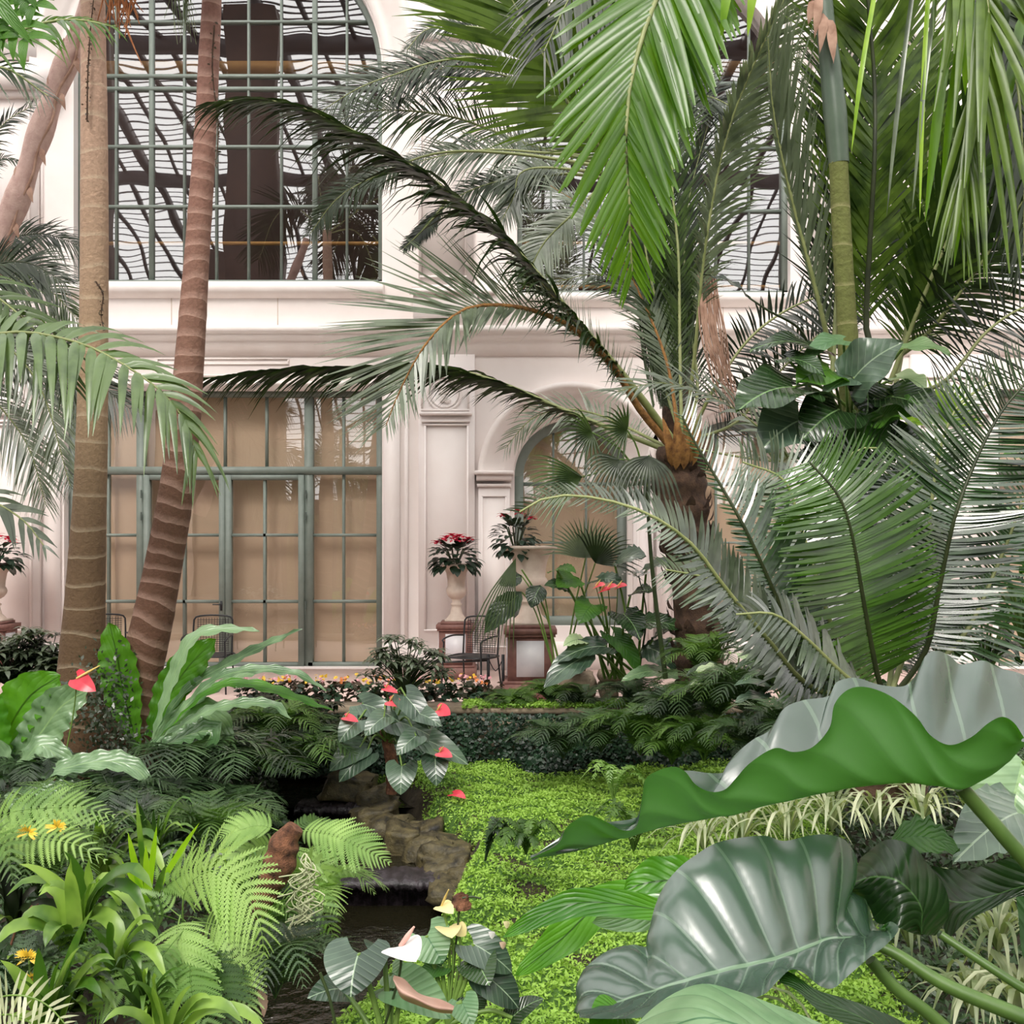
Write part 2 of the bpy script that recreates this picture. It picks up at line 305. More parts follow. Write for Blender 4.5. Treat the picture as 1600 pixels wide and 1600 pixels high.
def leaflets(mb, path, n, L, w, ang=(65, 30), N=(0, -.6, .8), droop=.25, prf=None, t0=.12, t1=1.0, seg=4, lift=.15, jit=.12, sides=(1, 1), seed=0, fold=0, tipcurl=0, twist=0, roll=0, grav=(0, 0, -1), blunt=False):
    """two rows of leaflets along a frond's rachis"""
    q = np.random.default_rng(seed); c = spline(path, 160); T = nrm(np.gradient(c, axis=0)); N = np.asarray(N, float)
    for sg, len_s in ((-1, sides[0]), (1, sides[1])):
        if not len_s: continue
        t = np.linspace(t0, t1, n)+q.normal(0, .15/n, n); t = np.clip(t, 0, 1); i = t*159
        B = np.stack([np.interp(i, np.arange(160), c[:, k]) for k in range(3)], 1); Tt = nrm(np.stack([np.interp(i, np.arange(160), T[:, k]) for k in range(3)], 1))
        Sd = nrm(np.cross(Tt, N)); Nn = np.cross(Sd, Tt)
        x = (t-t0)/max(1e-6, t1-t0)
        lp = (np.minimum(1, .45+2.2*x)*np.minimum(1, (1.12-x)*2.2)**.7) if prf is None else np.interp(x, np.linspace(0, 1, len(prf)), prf)
        ln = L*len_s*lp*(1+q.normal(0, jit*.5, n)); a = np.radians(np.interp(x, [0, 1], ang)+q.normal(0, jit*35, n)); lf = lift+q.normal(0, jit, n)
        D = nrm(Tt*np.cos(a)[:, None]+sg*Sd*np.sin(a)[:, None]+Nn*lf[:, None])
        Wd = nrm(np.cross(D, Nn))
        if roll: Wd = nrm(Wd*math.cos(roll*sg)+np.cross(D, Wd)*math.sin(roll*sg))
        if twist: Wd = nrm(Wd*math.cos(twist)+np.cross(D, Wd)*math.sin(twist))
        u = np.linspace(0, 1, seg+1); dr = droop*(1+q.normal(0, jit*2, n))
        C = B[:, None]+D[:, None]*(u[None, :, None]*ln[:, None, None])+A(*grav)*((u**2)[None, :]*(ln*dr)[:, None])[..., None]+Tt[:, None]*((u**2)[None, :]*(ln*tipcurl)[:, None])[..., None]
        wu = w*(np.sin(np.pi*np.clip(u*.8+.18, 0, 1))**.6 if blunt else np.minimum(1, .5+u*3)*(1-u**2.2)); wu[-1] = max(wu[-1], w*.04)
        W = Wd[:, None]*(wu[None, :]*np.clip(lp, .3, 1)[:, None])[..., None]
        if fold:
            nn = np.cross(D, Wd)*sg; V = np.stack([C-W, C-nn[:, None]*(wu*fold)[None, :, None], C+W], 2); k = 3
        else: V = np.stack([C-W, C+W], 2); k = 2
        m = seg+1; idx = np.arange(n*m*k).reshape(n, m, k)
        Q = np.stack([idx[:, :-1, :-1], idx[:, :-1, 1:], idx[:, 1:, 1:], idx[:, 1:, :-1]], -1).reshape(-1, 4)
        mb.add(V.reshape(-1, 3), Q)
    return c
def frond(parent, path, n=60, L=.6, w=.018, mat='palm', rmat='rachis', rr=(.02, .004), rach=True, nm='frond', **k):
    m = MB(); leaflets(m, path, n, L, w, **k); o = obj(nm, m, M[mat], parent)
    if rach:
        m = MB(); tube(m, path, rr, 6, 24); obj('rachis', m, M[rmat], o)
    return o
def bipin(mb, path, n, L, w, N=(0, -.5, .85), ang=(72, 45), droop=.25, t0=.15, prf=None, seed=0, m=14, lift=.1, sides=(1, 1), jit=.06, curl=.25):
    """twice-divided fern frond: every pinna carries small pointed pinnules"""
    q = np.random.default_rng(seed); c = spline(path, 120); T = nrm(np.gradient(c, axis=0)); N = np.asarray(N, float)
    for sg, ls in ((-1, sides[0]), (1, sides[1])):
        t = np.linspace(t0, .99, n); i = t*119; f = lambda arr: np.stack([np.interp(i, np.arange(120), arr[:, k]) for k in range(3)], 1)
        B, Tt = f(c), nrm(f(T)); Sd = nrm(np.cross(Tt, N)); Nn = np.cross(Sd, Tt); x = (t-t0)/(1-t0)
        lp = np.minimum(1, .6+1.6*x)*np.clip((1.03-x)*1.9, 0, 1)**.85 if prf is None else np.interp(x, np.linspace(0, 1, len(prf)), prf)
        ln = L*ls*lp*(1+q.normal(0, jit, n)); a = np.radians(np.interp(x, [0, 1], ang)+q.normal(0, jit*40, n))
        D = nrm(Tt*np.cos(a)[:, None]+sg*Sd*np.sin(a)[:, None]+Nn*(lift+q.normal(0, jit, n))[:, None]); Wd = nrm(np.cross(D, Nn))
        u = (np.arange(m)+.5)/m; C = lambda uu: B[:, None]+D[:, None]*(uu[None, :, None]*ln[:, None, None])+A(0, 0, -1)*((uu**2)[None, :]*(ln*droop)[:, None])[..., None]+Tt[:, None]*((uu**2)[None, :]*(ln*curl)[:, None])[..., None]
        c0 = C(u-.5/m); c1 = C(u+.5/m); cm = C(np.minimum(1, u+.75/m)); ww = w*np.sqrt(1-u**1.8)[None, :]*np.clip(lp, .25, 1)[:, None]
        for s2 in (-1, 1):
            tp = cm+Wd[:, None]*(s2*ww)[..., None]+D[:, None]*(ww*.35)[..., None]; md = c0*.4+c1*.6+Wd[:, None]*(s2*ww*.5)[..., None]
            lo = c0+Wd[:, None]*(s2*ww*.12)[..., None]-D[:, None]*(ww*.05)[..., None]
            V = np.stack([c0, lo*.5+md*.5, tp, c1], 2).reshape(-1, 3); mb.add(V, np.arange(len(V)).reshape(-1, 4))
    tube(mb, path, [w*.18, w*.05], 4, 16)
def fern_plant(label, c, R, H, n, mat, seed, group=None, bp=True, nm='fern', pn=16, pl=.2, a0=0, a1=6.283, sub='frond', w=.03, **k):
    """rosette of arching fronds around c"""
    q = np.random.default_rng(seed); p = thing(nm, label, 'fern', c, group)
    for i in range(n):
        a = a0+(a1-a0)*(i+q.uniform(-.3, .3))/n; r = R*q.uniform(.75, 1.1); h = H*q.uniform(.7, 1.15); d = A(math.cos(a), math.sin(a), 0)
        c0 = A(*c); path = [c0, c0+d*r*.3+A(0, 0, h*.8), c0+d*r*.7+A(0, 0, h), c0+d*r*1.05+A(0, 0, h*.65)]
        m = MB()
        if bp: bipin(m, path, pn, r*pl/.5, w, N=(0, 0, 1), seed=seed*31+i, m=k.get('m', 9), droop=k.get('droop', .25))
        else: leaflets(m, path, k.get('ln', 26), r*pl/.5, w, ang=(75, 55), N=(0, 0, 1), droop=k.get('droop', .25), seed=seed*31+i, seg=3, t0=.15, lift=k.get('lift', .1)); tube(m, path, [.006, .002], 4, 12)
        obj(sub, m, M[mat], p)
    return p
def stalk_leaf(parent, root, base, tip, up, W, mat, kind='heart', pr=.008, smat='stem', bend=.15, **k):
    m = MB(); leaf(m, base, tip, up, W, kind, **k); o = obj('leaf', m, M[mat], parent)
    if root is not None:
        r, b = A(*root), A(*base); mid = r*.4+b*.6+A(0, 0, bend*np.linalg.norm(b-r)); m = MB(); tube(m, [r, mid, b], [pr*1.4, pr], 6, 12); obj('petiole', m, M[smat], o)
    return o
def spathe(parent, root, base, tip, up, W, mat='spathe_red', sp=None, spm='spadix', smat='stem', pr=.005):
    """anthurium flower: heart-shaped spathe with spadix and stalk"""
    m = MB(); leaf(m, base, tip, up, W, 'heart', arch=.08, cup=.12, lobe=.22, nu=9); o = obj('spathe', m, M[mat], parent)
    if sp is not None: m = MB(); b = A(*base); tube(m, [b, b*.5+A(*sp)*.5, sp], [W*.12, W*.14, W*.05], 7); obj('spadix', m, M[spm], o)
    if root is not None: m = MB(); r, b = A(*root), A(*base); tube(m, [r, r*.35+b*.65+A(.02, 0, .02), b], [pr*1.2, pr], 5, 12); obj('flower_stalk', m, M[smat], o)
    return o
def strap(mb, root, tip, W, sag=.3, up=(0, -.4, .9), rise=.35, nu=12, cup=.35):
    r, t = A(*root), A(*tip); L = np.linalg.norm(t-r); leaf(mb, r, t, up, W, 'strap', nu=nu, nv=1, cup=cup, mid=[r+(t-r)*.35+A(0, 0, rise*L), r+(t-r)*.75+A(0, 0, rise*L*.85)])
def rosette(name, label, cat, c, n, R, H, W, mat, seed, group=None, cup=.3, part='leaf', a0=0, a1=6.283, each=True):
    q = np.random.default_rng(seed); p = thing(name, label, cat, c, group)
    for i in range(n):
        a = a0+(a1-a0)*(i+q.uniform(-.4, .4))/n; r = R*q.uniform(.5, 1.1); d = A(math.cos(a), math.sin(a), 0); c0 = A(*c); m = MB(); h = H*q.uniform(.6, 1.2)
        leaf(m, c0, c0+d*r+A(0, 0, h*.25), A(0, 0, 1)-.3*d, W*q.uniform(.8, 1.2), 'strap', nu=9, nv=1, cup=cup, mid=[c0+d*r*.3+A(0, 0, h*.8), c0+d*r*.7+A(0, 0, h*.85)])
        obj(part, m, M[mat], p)
    return p
def scatter_leaves(mb, pts, nrmls, size, q, k=1, aspect=.55, tilt=.6):
    """many small two-quad leaves at pts facing roughly nrmls"""
    n = len(pts); N = nrm(nrmls+q.normal(0, tilt, (n, 3))); R = q.normal(0, 1, (n, 3)); D = nrm(R-N*(R*N).sum(1, keepdims=True)); Sd = np.cross(N, D); s = (size*q.uniform(.6, 1.3, n))[:, None]
    V = np.stack([pts-D*s*.5, pts+Sd*s*aspect*.5+N*s*.12, pts+D*s*.5, pts-Sd*s*aspect*.5+N*s*.12], 1); mb.add(V.reshape(-1, 3), np.arange(4*n).reshape(n, 4))
# ---------------------------------------------------------------- building
WY = 15.25; S = F/WY
def wx(px): return (px-800)/S
def wz(py): return EYE+(HY-py)/S
XL, XR, ZT = wx(-620), wx(2250), 12.5
# openings on the facade: (x0, x1, z0, z1, arched)
def arc(xc, zc, r, n=28): return [(xc+r*math.cos(t), zc+r*math.sin(t)) for t in np.linspace(math.pi, 0, n)]
def wall_band(mb, z0, z1, ops, y=WY, d=.4):
    """front face of one storey with openings and their reveals"""
    x = XL
    for (a, b, c, e, ar) in ops:
        mb.add([(x, y, z0), (a, y, z0), (a, y, z1), (x, y, z1)], [(0, 1, 2, 3)])
        if c > z0: mb.add([(a, y, z0), (b, y, z0), (b, y, c), (a, y, c)], [(0, 1, 2, 3)])
        if ar:
            r = (b-a)/2; pts = arc((a+b)/2, e-r, r)
            for (x1, q1), (x2, q2) in zip(pts, pts[1:]):
                mb.add([(x1, y, q1), (x2, y, q2), (x2, y, z1), (x1, y, z1)], [(0, 1, 2, 3)])
                mb.add([(x1, y, q1), (x2, y, q2), (x2, y+d, q2), (x1, y+d, q1)], [(0, 1, 2, 3)])
            zz = e-r
        else:
            mb.add([(a, y, e), (b, y, e), (b, y, z1), (a, y, z1)], [(0, 1, 2, 3)]); zz = e
            mb.add([(a, y, e), (b, y, e), (b, y+d, e), (a, y+d, e)], [(0, 1, 2, 3)])
        for xx in (a, b): mb.add([(xx, y, c), (xx, y+d, c), (xx, y+d, zz), (xx, y, zz)], [(0, 1, 2, 3)])
        mb.add([(a, y, c), (b, y, c), (b, y+d, c), (a, y+d, c)], [(0, 1, 2, 3)])
        x = b
    mb.add([(x, y, z0), (XR, y, z0), (XR, y, z1), (x, y, z1)], [(0, 1, 2, 3)])
ZF = wz(500)
low = [(wx(100), wx(597), 0.02, wz(608), 0), (wx(804), wx(981), .6, wz(655), 1), (wx(1062), wx(1239), .6, wz(655), 1), (wx(1560), wx(2057), .02, wz(608), 0)]
upp = [(wx(115), wx(597), wz(441), wz(-128), 1), (wx(808), wx(1235), wz(458), wz(-60), 1), (wx(1560), wx(2042), wz(441), wz(-128), 1)]
mb = MB(); wall_band(mb, -.1, ZF, low); wall_band(mb, ZF, ZT, upp); struct('wall_back', mb, M['stone'])
# horizontal mouldings: (py top, py bottom, projection)
def hmould(name, x0, x1, prof, mat='stone2'):
    """prof: (projection, z) list top to bottom, extruded along x and capped"""
    m = MB(); V = np.array([[(x, WY-p, z) for p, z in [(-.02, prof[0][1])]+prof+[(-.02, prof[-1][1])]] for x in (x0, x1)]); m.grid(V)
    for k in (0, 1):
        c = V[k]; n = len(c); m.add([c.mean(0), *c], t=[(0, 1+i, 1+(i+1) % n) for i in range(n)])
    return struct(name, m, M[mat])
tn = [0]
def trim():
    tn[0] += 1; return 'trim_%d' % tn[0]
hmould(trim(), XL, XR, [(.22, wz(513)), (.22, wz(522)), (.17, wz(525)), (.17, wz(531)), (.11, wz(535)), (.1, wz(543)), (.05, wz(548)), (.03, wz(556))])
hmould(trim(), wx(100), wx(600), [(.13, wz(443)), (.13, wz(459)), (.05, wz(463)), (.03, wz(466))])
hmould(trim(), wx(795), wx(1250), [(.13, wz(460)), (.13, wz(472)), (.05, wz(476)), (.03, wz(480))])
hmould(trim(), wx(1545), wx(2060), [(.13, wz(443)), (.13, wz(459)), (.05, wz(463)), (.03, wz(466))])
hmould(trim(), wx(95), wx(602), [(.07, wz(597)), (.07, wz(602)), (.03, wz(604)), (.03, wz(611))])
hmould(trim(), XL, wx(98), [(.1, -.05), (.1, .32), (.04, .38)][::-1]); hmould(trim(), wx(600), wx(1545), [(.04, .38), (.1, .32), (.1, -.05)])
# joints of the frieze blocks: shallow lines
m = MB()
for px in (434, 268, 1130): m.box(wx(px)-.005, wx(px)+.005, WY-.004, WY+.01, wz(512), wz(462))
struct(trim(), m, M['urn'])
# recessed panels and fan motif above the doors
def frame(m, px0, px1, py0, py1, t=4, d=.04, y=WY):
    """raised rectangular moulding"""
    x0, x1, z1, z0 = wx(px0), wx(px1), wz(py0), wz(py1); t = t/S
    for a, b, c, e in ((x0, x1, z1-t, z1), (x0, x1, z0, z0+t), (x0, x0+t, z0+t, z1-t), (x1-t, x1, z0+t, z1-t)): m.box(a, b, y-d, y+.01, c, e)
m = MB(); frame(m, 245, 452, 560, 570, 2, .02)
for a, b in ((150, 290), (300, 455), (520, 590)): frame(m, a, b, 586, 598, 2, .02)
for k in range(7):
    t = math.pi*(k+.5)/7; x, z = wx(487), wz(600); m.add([(x, WY-.03, z), (x+.19*math.cos(t-.16), WY-.03, z+.19*math.sin(t-.16)), (x+.22*math.cos(t), WY-.05, z+.22*math.sin(t)), (x+.19*math.cos(t+.16), WY-.03, z+.19*math.sin(t+.16))], [(0, 1, 2, 3)])
struct(trim(), m, M['stone2'])
# pilasters: plain projecting shafts with raised panels
def pilaster(xa, xb, low_only=False):
    m = MB(); m.box(wx(xa), wx(xb), WY-.12, WY+.02, 0, wz(556))
    frame(m, xa+9, xb-9, 664, 985, 3, .035, WY-.12); frame(m, xa+4, xb-8, 590, 644, 3, .03, WY-.12)
    m.box(wx(xa+2), wx(xb-4), WY-.2, WY-.1, wz(651), wz(646)); m.box(wx(xa+5), wx(xb-7), WY-.17, WY-.1, wz(662), wz(658))
    m.box(wx(xa-4), wx(xb+4), WY-.2, WY, 0, .28)
    # medallion: ring with a small relief head
    cx, cz = wx((xa+xb)/2-3), wz(617)
    for r, rr in ((.235, .018), (.19, .01)):
        tube(m, [(cx+r*math.cos(t), WY-.135, cz+r*math.sin(t)) for t in np.linspace(0, 2*math.pi, 25)], [rr], 6, 60)
    for dx, dz, r in ((0, .03, .06), (-.02, .08, .05), (.03, .07, .045), (0, -.05, .05), (.04, -.09, .05), (-.03, -.09, .04), (-.055, .01, .02)):
        a = np.linspace(0, math.pi, 8)[:, None]; b = np.linspace(0, 2*math.pi, 12, endpoint=False)[None]
        V = np.stack([cx+dx+r*np.sin(a)*np.cos(b), WY-.13-.5*r*np.sin(a)*np.sin(b), cz+dz+r*np.cos(a)+0*b], -1); m.grid(V, closed=True)
    # upper storey
    if not low_only:
        m.box(wx(xa-8), wx(xb+4), WY-.16, WY+.02, wz(513), wz(458)); m.box(wx(xa-14), wx(xb), WY-.22, WY-.1, wz(463), wz(456))
        m.box(wx(xa-10), wx(xb+3), WY-.2, WY-.1, wz(456), wz(450))
        m.box(wx(xa), wx(xb-2), WY-.12, WY+.02, wz(450), wz(60)); frame(m, xa+2, xb-12, 110, 438, 3, .04, WY-.12)
        m.box(wx(xa-6), wx(xb+2), WY-.24, WY, wz(100), wz(60)); m.box(wx(xa-10), wx(xb+6), WY-.3, WY, wz(76), wz(60))
    struct(trim(), m, M['stone'])
pilaster(655, 742); pilaster(1268, 1350); pilaster(1420, 1545); pilaster(-15, 66)
m = MB(); m.box(wx(742), wx(790), WY-.08, WY, wz(515), wz(440)); m.box(wx(740), wx(776), WY-.14, WY, wz(462), wz(456)); m.box(wx(740), wx(770), WY-.12, WY, wz(475), wz(470))
frame(m, 1440, 1500, 470, 508, 3, .03, WY-.16); frame(m, 1452, 1490, 480, 500, 2, .03, WY-.18); struct(trim(), m, M['stone2'])
# arch mouldings
def archivolt(xc, zc, r0, prof):
    """prof: (extra radius, projection)"""
    m = MB(); a = np.linspace(math.pi, 0, 49)
    V = np.array([[(xc+(r0+dr)*math.cos(t), WY-p, zc+(r0+dr)*math.sin(t)) for dr, p in prof] for t in a]); m.grid(V); struct(trim(), m, M['stone2'], smooth=False)
for xc in (892.5, 1150.5):
    zc = wz(655)-88.5/S; archivolt(wx(xc), zc, 88.5/S, [(.02, 0), (.02, .05), (.14, .06), (.15, .1), (.3, .1), (.31, .14), (.4, .15), (.42, .19), (.5, .19), (.52, 0)])
    m = MB()
    for s, e in ((-1, -147.5 if xc < 1000 else -129), (1, 129 if xc < 1000 else 147.5)):
        a, b = sorted((xc+e, xc+s*93)); m.box(wx(a-3), wx(b+3), WY-.26, WY, wz(743), wz(737)); m.box(wx(a), wx(b), WY-.22, WY, wz(752), wz(743)); m.box(wx(a+1), wx(b-1), WY-.18, WY, wz(762), wz(757))
        m.box(wx(a+3), wx(b-3), WY-.15, WY, 0, wz(762))
        frame(m, a+8, b-8, 775, 1010, 2, .02, WY-.15)
    struct(trim(), m, M['stone'])
zc = wz(-128)-241/S
archivolt(wx(356), zc, 241/S, [(.02, 0), (.02, .06), (.12, .09), (.2, .09), (.23, .15), (.36, .16), (.4, .22), (.52, .24), (.55, 0)])
# upper window wall side strips right of big window
m = MB(); m.box(wx(600), wx(625), WY-.05, WY, 0, wz(560)); m.box(wx(632), wx(638), WY-.03, WY, 0, wz(560)); m.box(wx(40), wx(56), WY-.05, WY, 0, wz(560)); m.box(wx(72), wx(96), WY-.05, WY, 0, wz(560)); struct(trim(), m, M['stone'])
m = MB(); m.box(wx(-80), wx(88), WY-.2, WY, wz(160), wz(150)); m.box(wx(-80), wx(96), WY-.3, WY, wz(150), wz(112)); frame(m, 0, 68, 180, 420, 3, .04); struct(trim(), m, M['stone'])
# window builder
def bars(m, xs, zs, x0, x1, z0, z1, t, y, d=.05, clip=None):
    for px, tt in xs:
        x = wx(px); top = z1
        if clip:
            cx, cz, r = clip; dd = r*r-(x-cx)**2; top = cz+math.sqrt(dd) if dd > 0 else cz
        m.box(x-tt/2, x+tt/2, y-d, y, z0, top)
    for py, tt in zs:
        z = wz(py); a, b = x0, x1
        if clip and z > clip[1]:
            h = math.sqrt(max(0, clip[2]**2-(z-clip[1])**2)); a, b = clip[0]-h, clip[0]+h
        m.box(a, b, y-d-.004, y-.002, z-tt/2, z+tt/2)
def archpane(m, x0, x1, z0, zs, r, y):
    pts = arc((x0+x1)/2, zs, r, 32); c = ((x0+x1)/2, y, z0)
    poly = [(x0, y, z0)]+[(a, y, b) for a, b in pts]+[(x1, y, z0)]; m.add([c]+poly, t=[(0, i+2, i+1) for i in range(len(poly)-1)])
GY = WY+.28
def upper_window(n, off, wide=True):
    w = sempty('window_%d' % n); x0, x1, z0 = wx(115+off), wx(597+off), wz(441); xc = (x0+x1)/2; r = (x1-x0)/2; zs = wz(-128)-r
    f = MB(); t = 8/S
    f.box(x0, x0+t, GY-.12, GY+.02, z0, zs); f.box(x1-t, x1, GY-.12, GY+.02, z0, zs); f.box(x0, x1, GY-.12, GY+.02, z0, z0+t)
    a = np.linspace(math.pi, 0, 41); V = np.array([[(xc+(r-q)*math.cos(k), GY-p, zs+(r-q)*math.sin(k)) for q, p in ((0, .12), (t, .12), (t, -.02))] for k in a]); f.grid(V)
    obj('window_frame', f, M['frame'], w, False)
    b = MB(); th, tk = .03, .065
    bars(b, [(172+off, th), (228+off, tk), (280+off, th), (331+off, th), (382+off, th), (434+off, th), (487+off, tk), (538+off, th)],
         [(22, .035), (108, .05), (128, .05), (220, .04), (315, .04), (-70, .04)], x0, x1, z0, zs+r, t, GY, .06, (xc, zs, r))
    obj('glazing_bars', b, M['frame'], w, False)
    g = MB(); archpane(g, x0, x1, z0, zs, r, GY-.02); obj('glass', g, M['glass'], w, False)
upper_window(1, 0); upper_window(4, 1445)
w = sempty('window_2'); x0, x1, z0 = wx(808), wx(1235), wz(458); xc = (x0+x1)/2; r = (x1-x0)/2; zs = wz(-60)-r; t = 8/S
f = MB(); f.box(x0, x0+t, GY-.12, GY+.02, z0, zs); f.box(x1-t, x1, GY-.12, GY+.02, z0, zs); f.box(x0, x1, GY-.12, GY+.02, z0, z0+t)
obj('window_frame', f, M['frame'], w, False)
b = MB(); bars(b, [(k, .03) for k in (862, 914, 1019, 1072, 1124, 1176)]+[(966, .06)], [(120, .05), (222, .04), (322, .04)], x0, x1, z0, zs+r, t, GY, .06, (xc, zs, r)); obj('glazing_bars', b, M['frame'], w, False)
g = MB(); archpane(g, x0, x1, z0, zs, r, GY-.02); obj('glass', g, M['glass'], w, False)
# ground-floor arched windows
for n, xc in ((3, 892.5), (5, 1150.5)):
    w = sempty('window_%d' % n); x0, x1, z0 = wx(xc-88.5), wx(xc+88.5), .6; c = wx(xc); r = 88.5/S; zs = wz(655)-r; t = 14/S
    f = MB(); f.box(x0, x0+t, GY-.12, GY+.02, z0, zs); f.box(x1-t, x1, GY-.12, GY+.02, z0, zs); f.box(x0, x1, GY-.12, GY+.02, z0, z0+t)
    a = np.linspace(math.pi, 0, 41); V = np.array([[(c+(r-q)*math.cos(k), GY-p, zs+(r-q)*math.sin(k)) for q, p in ((0, .12), (t, .12), (t, -.02))] for k in a]); f.grid(V); obj('window_frame', f, M['frame'], w, False)
    b = MB(); bars(b, [(xc-27, .03), (xc+25, .03)], [(755, .05), (848, .03), (935, .03)], x0, x1, z0, zs+r, t, GY, .06, (c, zs, r)); obj('glazing_bars', b, M['frame'], w, False)
    g = MB(); archpane(g, x0, x1, z0, zs, r, GY-.02); obj('glass', g, M['glass2'], w, False)
    g = MB(); archpane(g, x0, x1, z0, zs, r, GY+.15); obj('blind', g, M['blind'], w, False)
# glazed door screen: side lights and top lights are a window, the two leaves are doors
def door_screen(n, off, dn):
    w = sempty('window_%d' % n); X = lambda p: wx(p+off); z0, z1 = .02, wz(608)
    f = MB(); y0, y1 = GY-.12, GY+.02
    for a, b in ((100, 110), (586, 597), (207, 219), (472, 485)): f.box(X(a), X(b), y0, y1, z0, z1)
    f.box(X(100), X(597), y0-.01, y1, wz(617), z1); f.box(X(100), X(597), y0-.01, y1, wz(740), wz(728)); f.box(X(100), X(212), y0, y1-.01, z0, wz(1037)); f.box(X(478), X(597), y0, y1-.01, z0, wz(1037))
    obj('window_frame', f, M['frame'], w, False)
    b = MB()
    for px in (160, 533): b.box(X(px)-.018, X(px)+.018, GY-.07, GY, z0, wz(617))
    for px in (280, 345, 411): b.box(X(px)-.018, X(px)+.018, GY-.07, GY, wz(728), wz(617))
    for a, c in ((108, 210), (483, 588)):
        for py in (836, 941): b.box(X(a), X(c), GY-.075, GY, wz(py)-.022, wz(py)+.022)
    obj('glazing_bars', b, M['frame'], w, False)
    g = MB(); y = GY-.02
    for a, c, e, h in ((108, 588, 728, 615), (108, 209, 1040, 738), (483, 588, 1040, 738)): g.add([(X(a), y, wz(e)), (X(c), y, wz(e)), (X(c), y, wz(h)), (X(a), y, wz(h))], [(0, 1, 2, 3)])
    obj('glass', g, M['glass2'], w, False)
    g = MB(); y = GY+.15; g.add([(X(95), y, 0), (X(600), y, 0), (X(600), y, wz(600)), (X(95), y, wz(600))], [(0, 1, 2, 3)]); obj('blind', g, M['blind'], w, False)
    for k, (a, c) in enumerate(((219, 347), (348, 472))):
        d = sempty('door_%d' % (dn+k)); f = MB(); y0, y1 = GY-.15, GY-.03; zt = wz(741)
        f.box(X(a), X(a+9), y0, y1, z0, zt); f.box(X(c-9), X(c), y0, y1, z0, zt); f.box(X(a), X(c), y0+.005, y1, z0, wz(1037)); f.box(X(a), X(c), y0+.005, y1, zt-.07, zt)
        obj('door_frame', f, M['frame'], d, False)
        b = MB(); mid = (a+c)/2-1; b.box(X(mid)-.018, X(mid)+.018, y0+.03, y1, z0, zt)
        for py in (836, 941): b.box(X(a), X(c), y0+.03, y1-.01, wz(py)-.022, wz(py)+.022)
        obj('glazing_bars', b, M['frame'], d, False)
        g = MB(); y = GY-.06; g.add([(X(a+5), y, .1), (X(c-5), y, .1), (X(c-5), y, zt-.05), (X(a+5), y, zt-.05)], [(0, 1, 2, 3)]); obj('glass', g, M['glass2'], d, False)
        for pz in (765, 800, 940):
            h = MB(); hx = X(a-3) if k == 0 else X(c+3); tube(h, [(hx, y0-.01, wz(pz)), (hx, y0-.01, wz(pz+13))], [.012], 8); obj('hinge', h, M['hinge'], d)
        if k == 0:
            h = MB(); hx = X(342); h.box(hx-.015, hx+.015, y0-.015, y0, wz(955), wz(940)); tube(h, [(hx, y0, wz(945)), (hx, y0-.05, wz(945)), (hx-.02, y0-.055, wz(945)), (hx-.11, y0-.055, wz(945))], [.009], 8); obj('door_handle', h, M['blackmetal'], d)
door_screen(6, 0, 1); door_screen(7, 1460, 3)
# room behind the upper windows
m = MB(); m.box(XL, XR, WY+3.5, WY+3.7, ZF, ZT); m.box(XL, XR, WY+.5, WY+3.6, ZF-.1, ZF+.05); m.box(XL, XR, WY+.5, WY+3.6, ZT-.2, ZT); struct('wall_inner', m, M['brown'])
m = MB()
for z in (wz(405), wz(425), wz(330)): m.box(XL, XR, WY+1.6, WY+1.68, z-.02, z+.02)
m.box(XL, XR, WY+1.5, WY+1.75, wz(32)-.02, wz(32)+.1)
struct(trim(), m, M['ochre'])
# terrace, garden edge, ground
m = MB(); m.box(XL, XR, 11.35, WY+.4, -.2, 0); struct('floor', m, M['floor'])
STR = [(11, -1.9, .3), (9.9, -1.55, .38), (9.2, -1.25, .42), (8.6, -1.0, .48), (8.1, -.93, .42), (7.5, -.98, .38), (6.8, -1.15, .42), (6, -1.5, .5), (4, -2.2, .5)]
def stream(y):
    ys = [s[0] for s in STR][::-1]; return np.interp(y, ys, [s[1] for s in STR][::-1]), np.interp(y, ys, [s[2] for s in STR][::-1])
def wl(y): return np.where(y > 9.65, -.6, np.where(y > 8.1, -.78, -.95))
def gz(x, y):
    x = np.asarray(x, float); y = np.asarray(y, float)
    cx, hw = stream(y); d = np.abs(x-cx)-hw; bank = np.clip(d/.35, 0, 1); bank = bank*bank*(3-2*bank)
    base = -.5+.05*np.sin(x*1.7+y*.9)+.04*np.sin(x*3.3-y*2.1)-.16*np.clip((8.5-y)/3, 0, 1)*np.exp(-((x-.3)/1.8)**2)
    base = base+.35*np.clip((x-2.4)/2, 0, 1)*np.clip((y-4)/3, 0, 1)+.12*np.clip((-2.4-x)/1.5, 0, 1)
    z = (wl(y)-.25)*(1-bank)+base*bank
    return np.where(y < 11.05, z, -.5)
nx, ny = 190, 150
X = np.linspace(-9, 9, nx); Y = np.linspace(1.2, 11.6, ny); XX, YY = np.meshgrid(X, Y, indexing='ij')
m = MB(); m.grid(np.stack([XX, YY, gz(XX, YY)], -1)); struct('ground', m, M['soil'], smooth=True)
m = MB(); m.box(-9, 9, 10.95, 11.35, -.6, .06); struct('wall_garden', m, M['rock2'])
m = MB(); m.box(-9, 9, 10.9, 11.4, .05, .1); struct(trim(), m, M['rock2'])
m = MB(); m.box(-40, 40, -45, 1.3, -.75, -.65); m.box(-40, -9, 1.2, 15.6, -.75, -.4); m.box(9, 40, 1.2, 15.6, -.75, -.4); struct('ground', m, M['soil'])
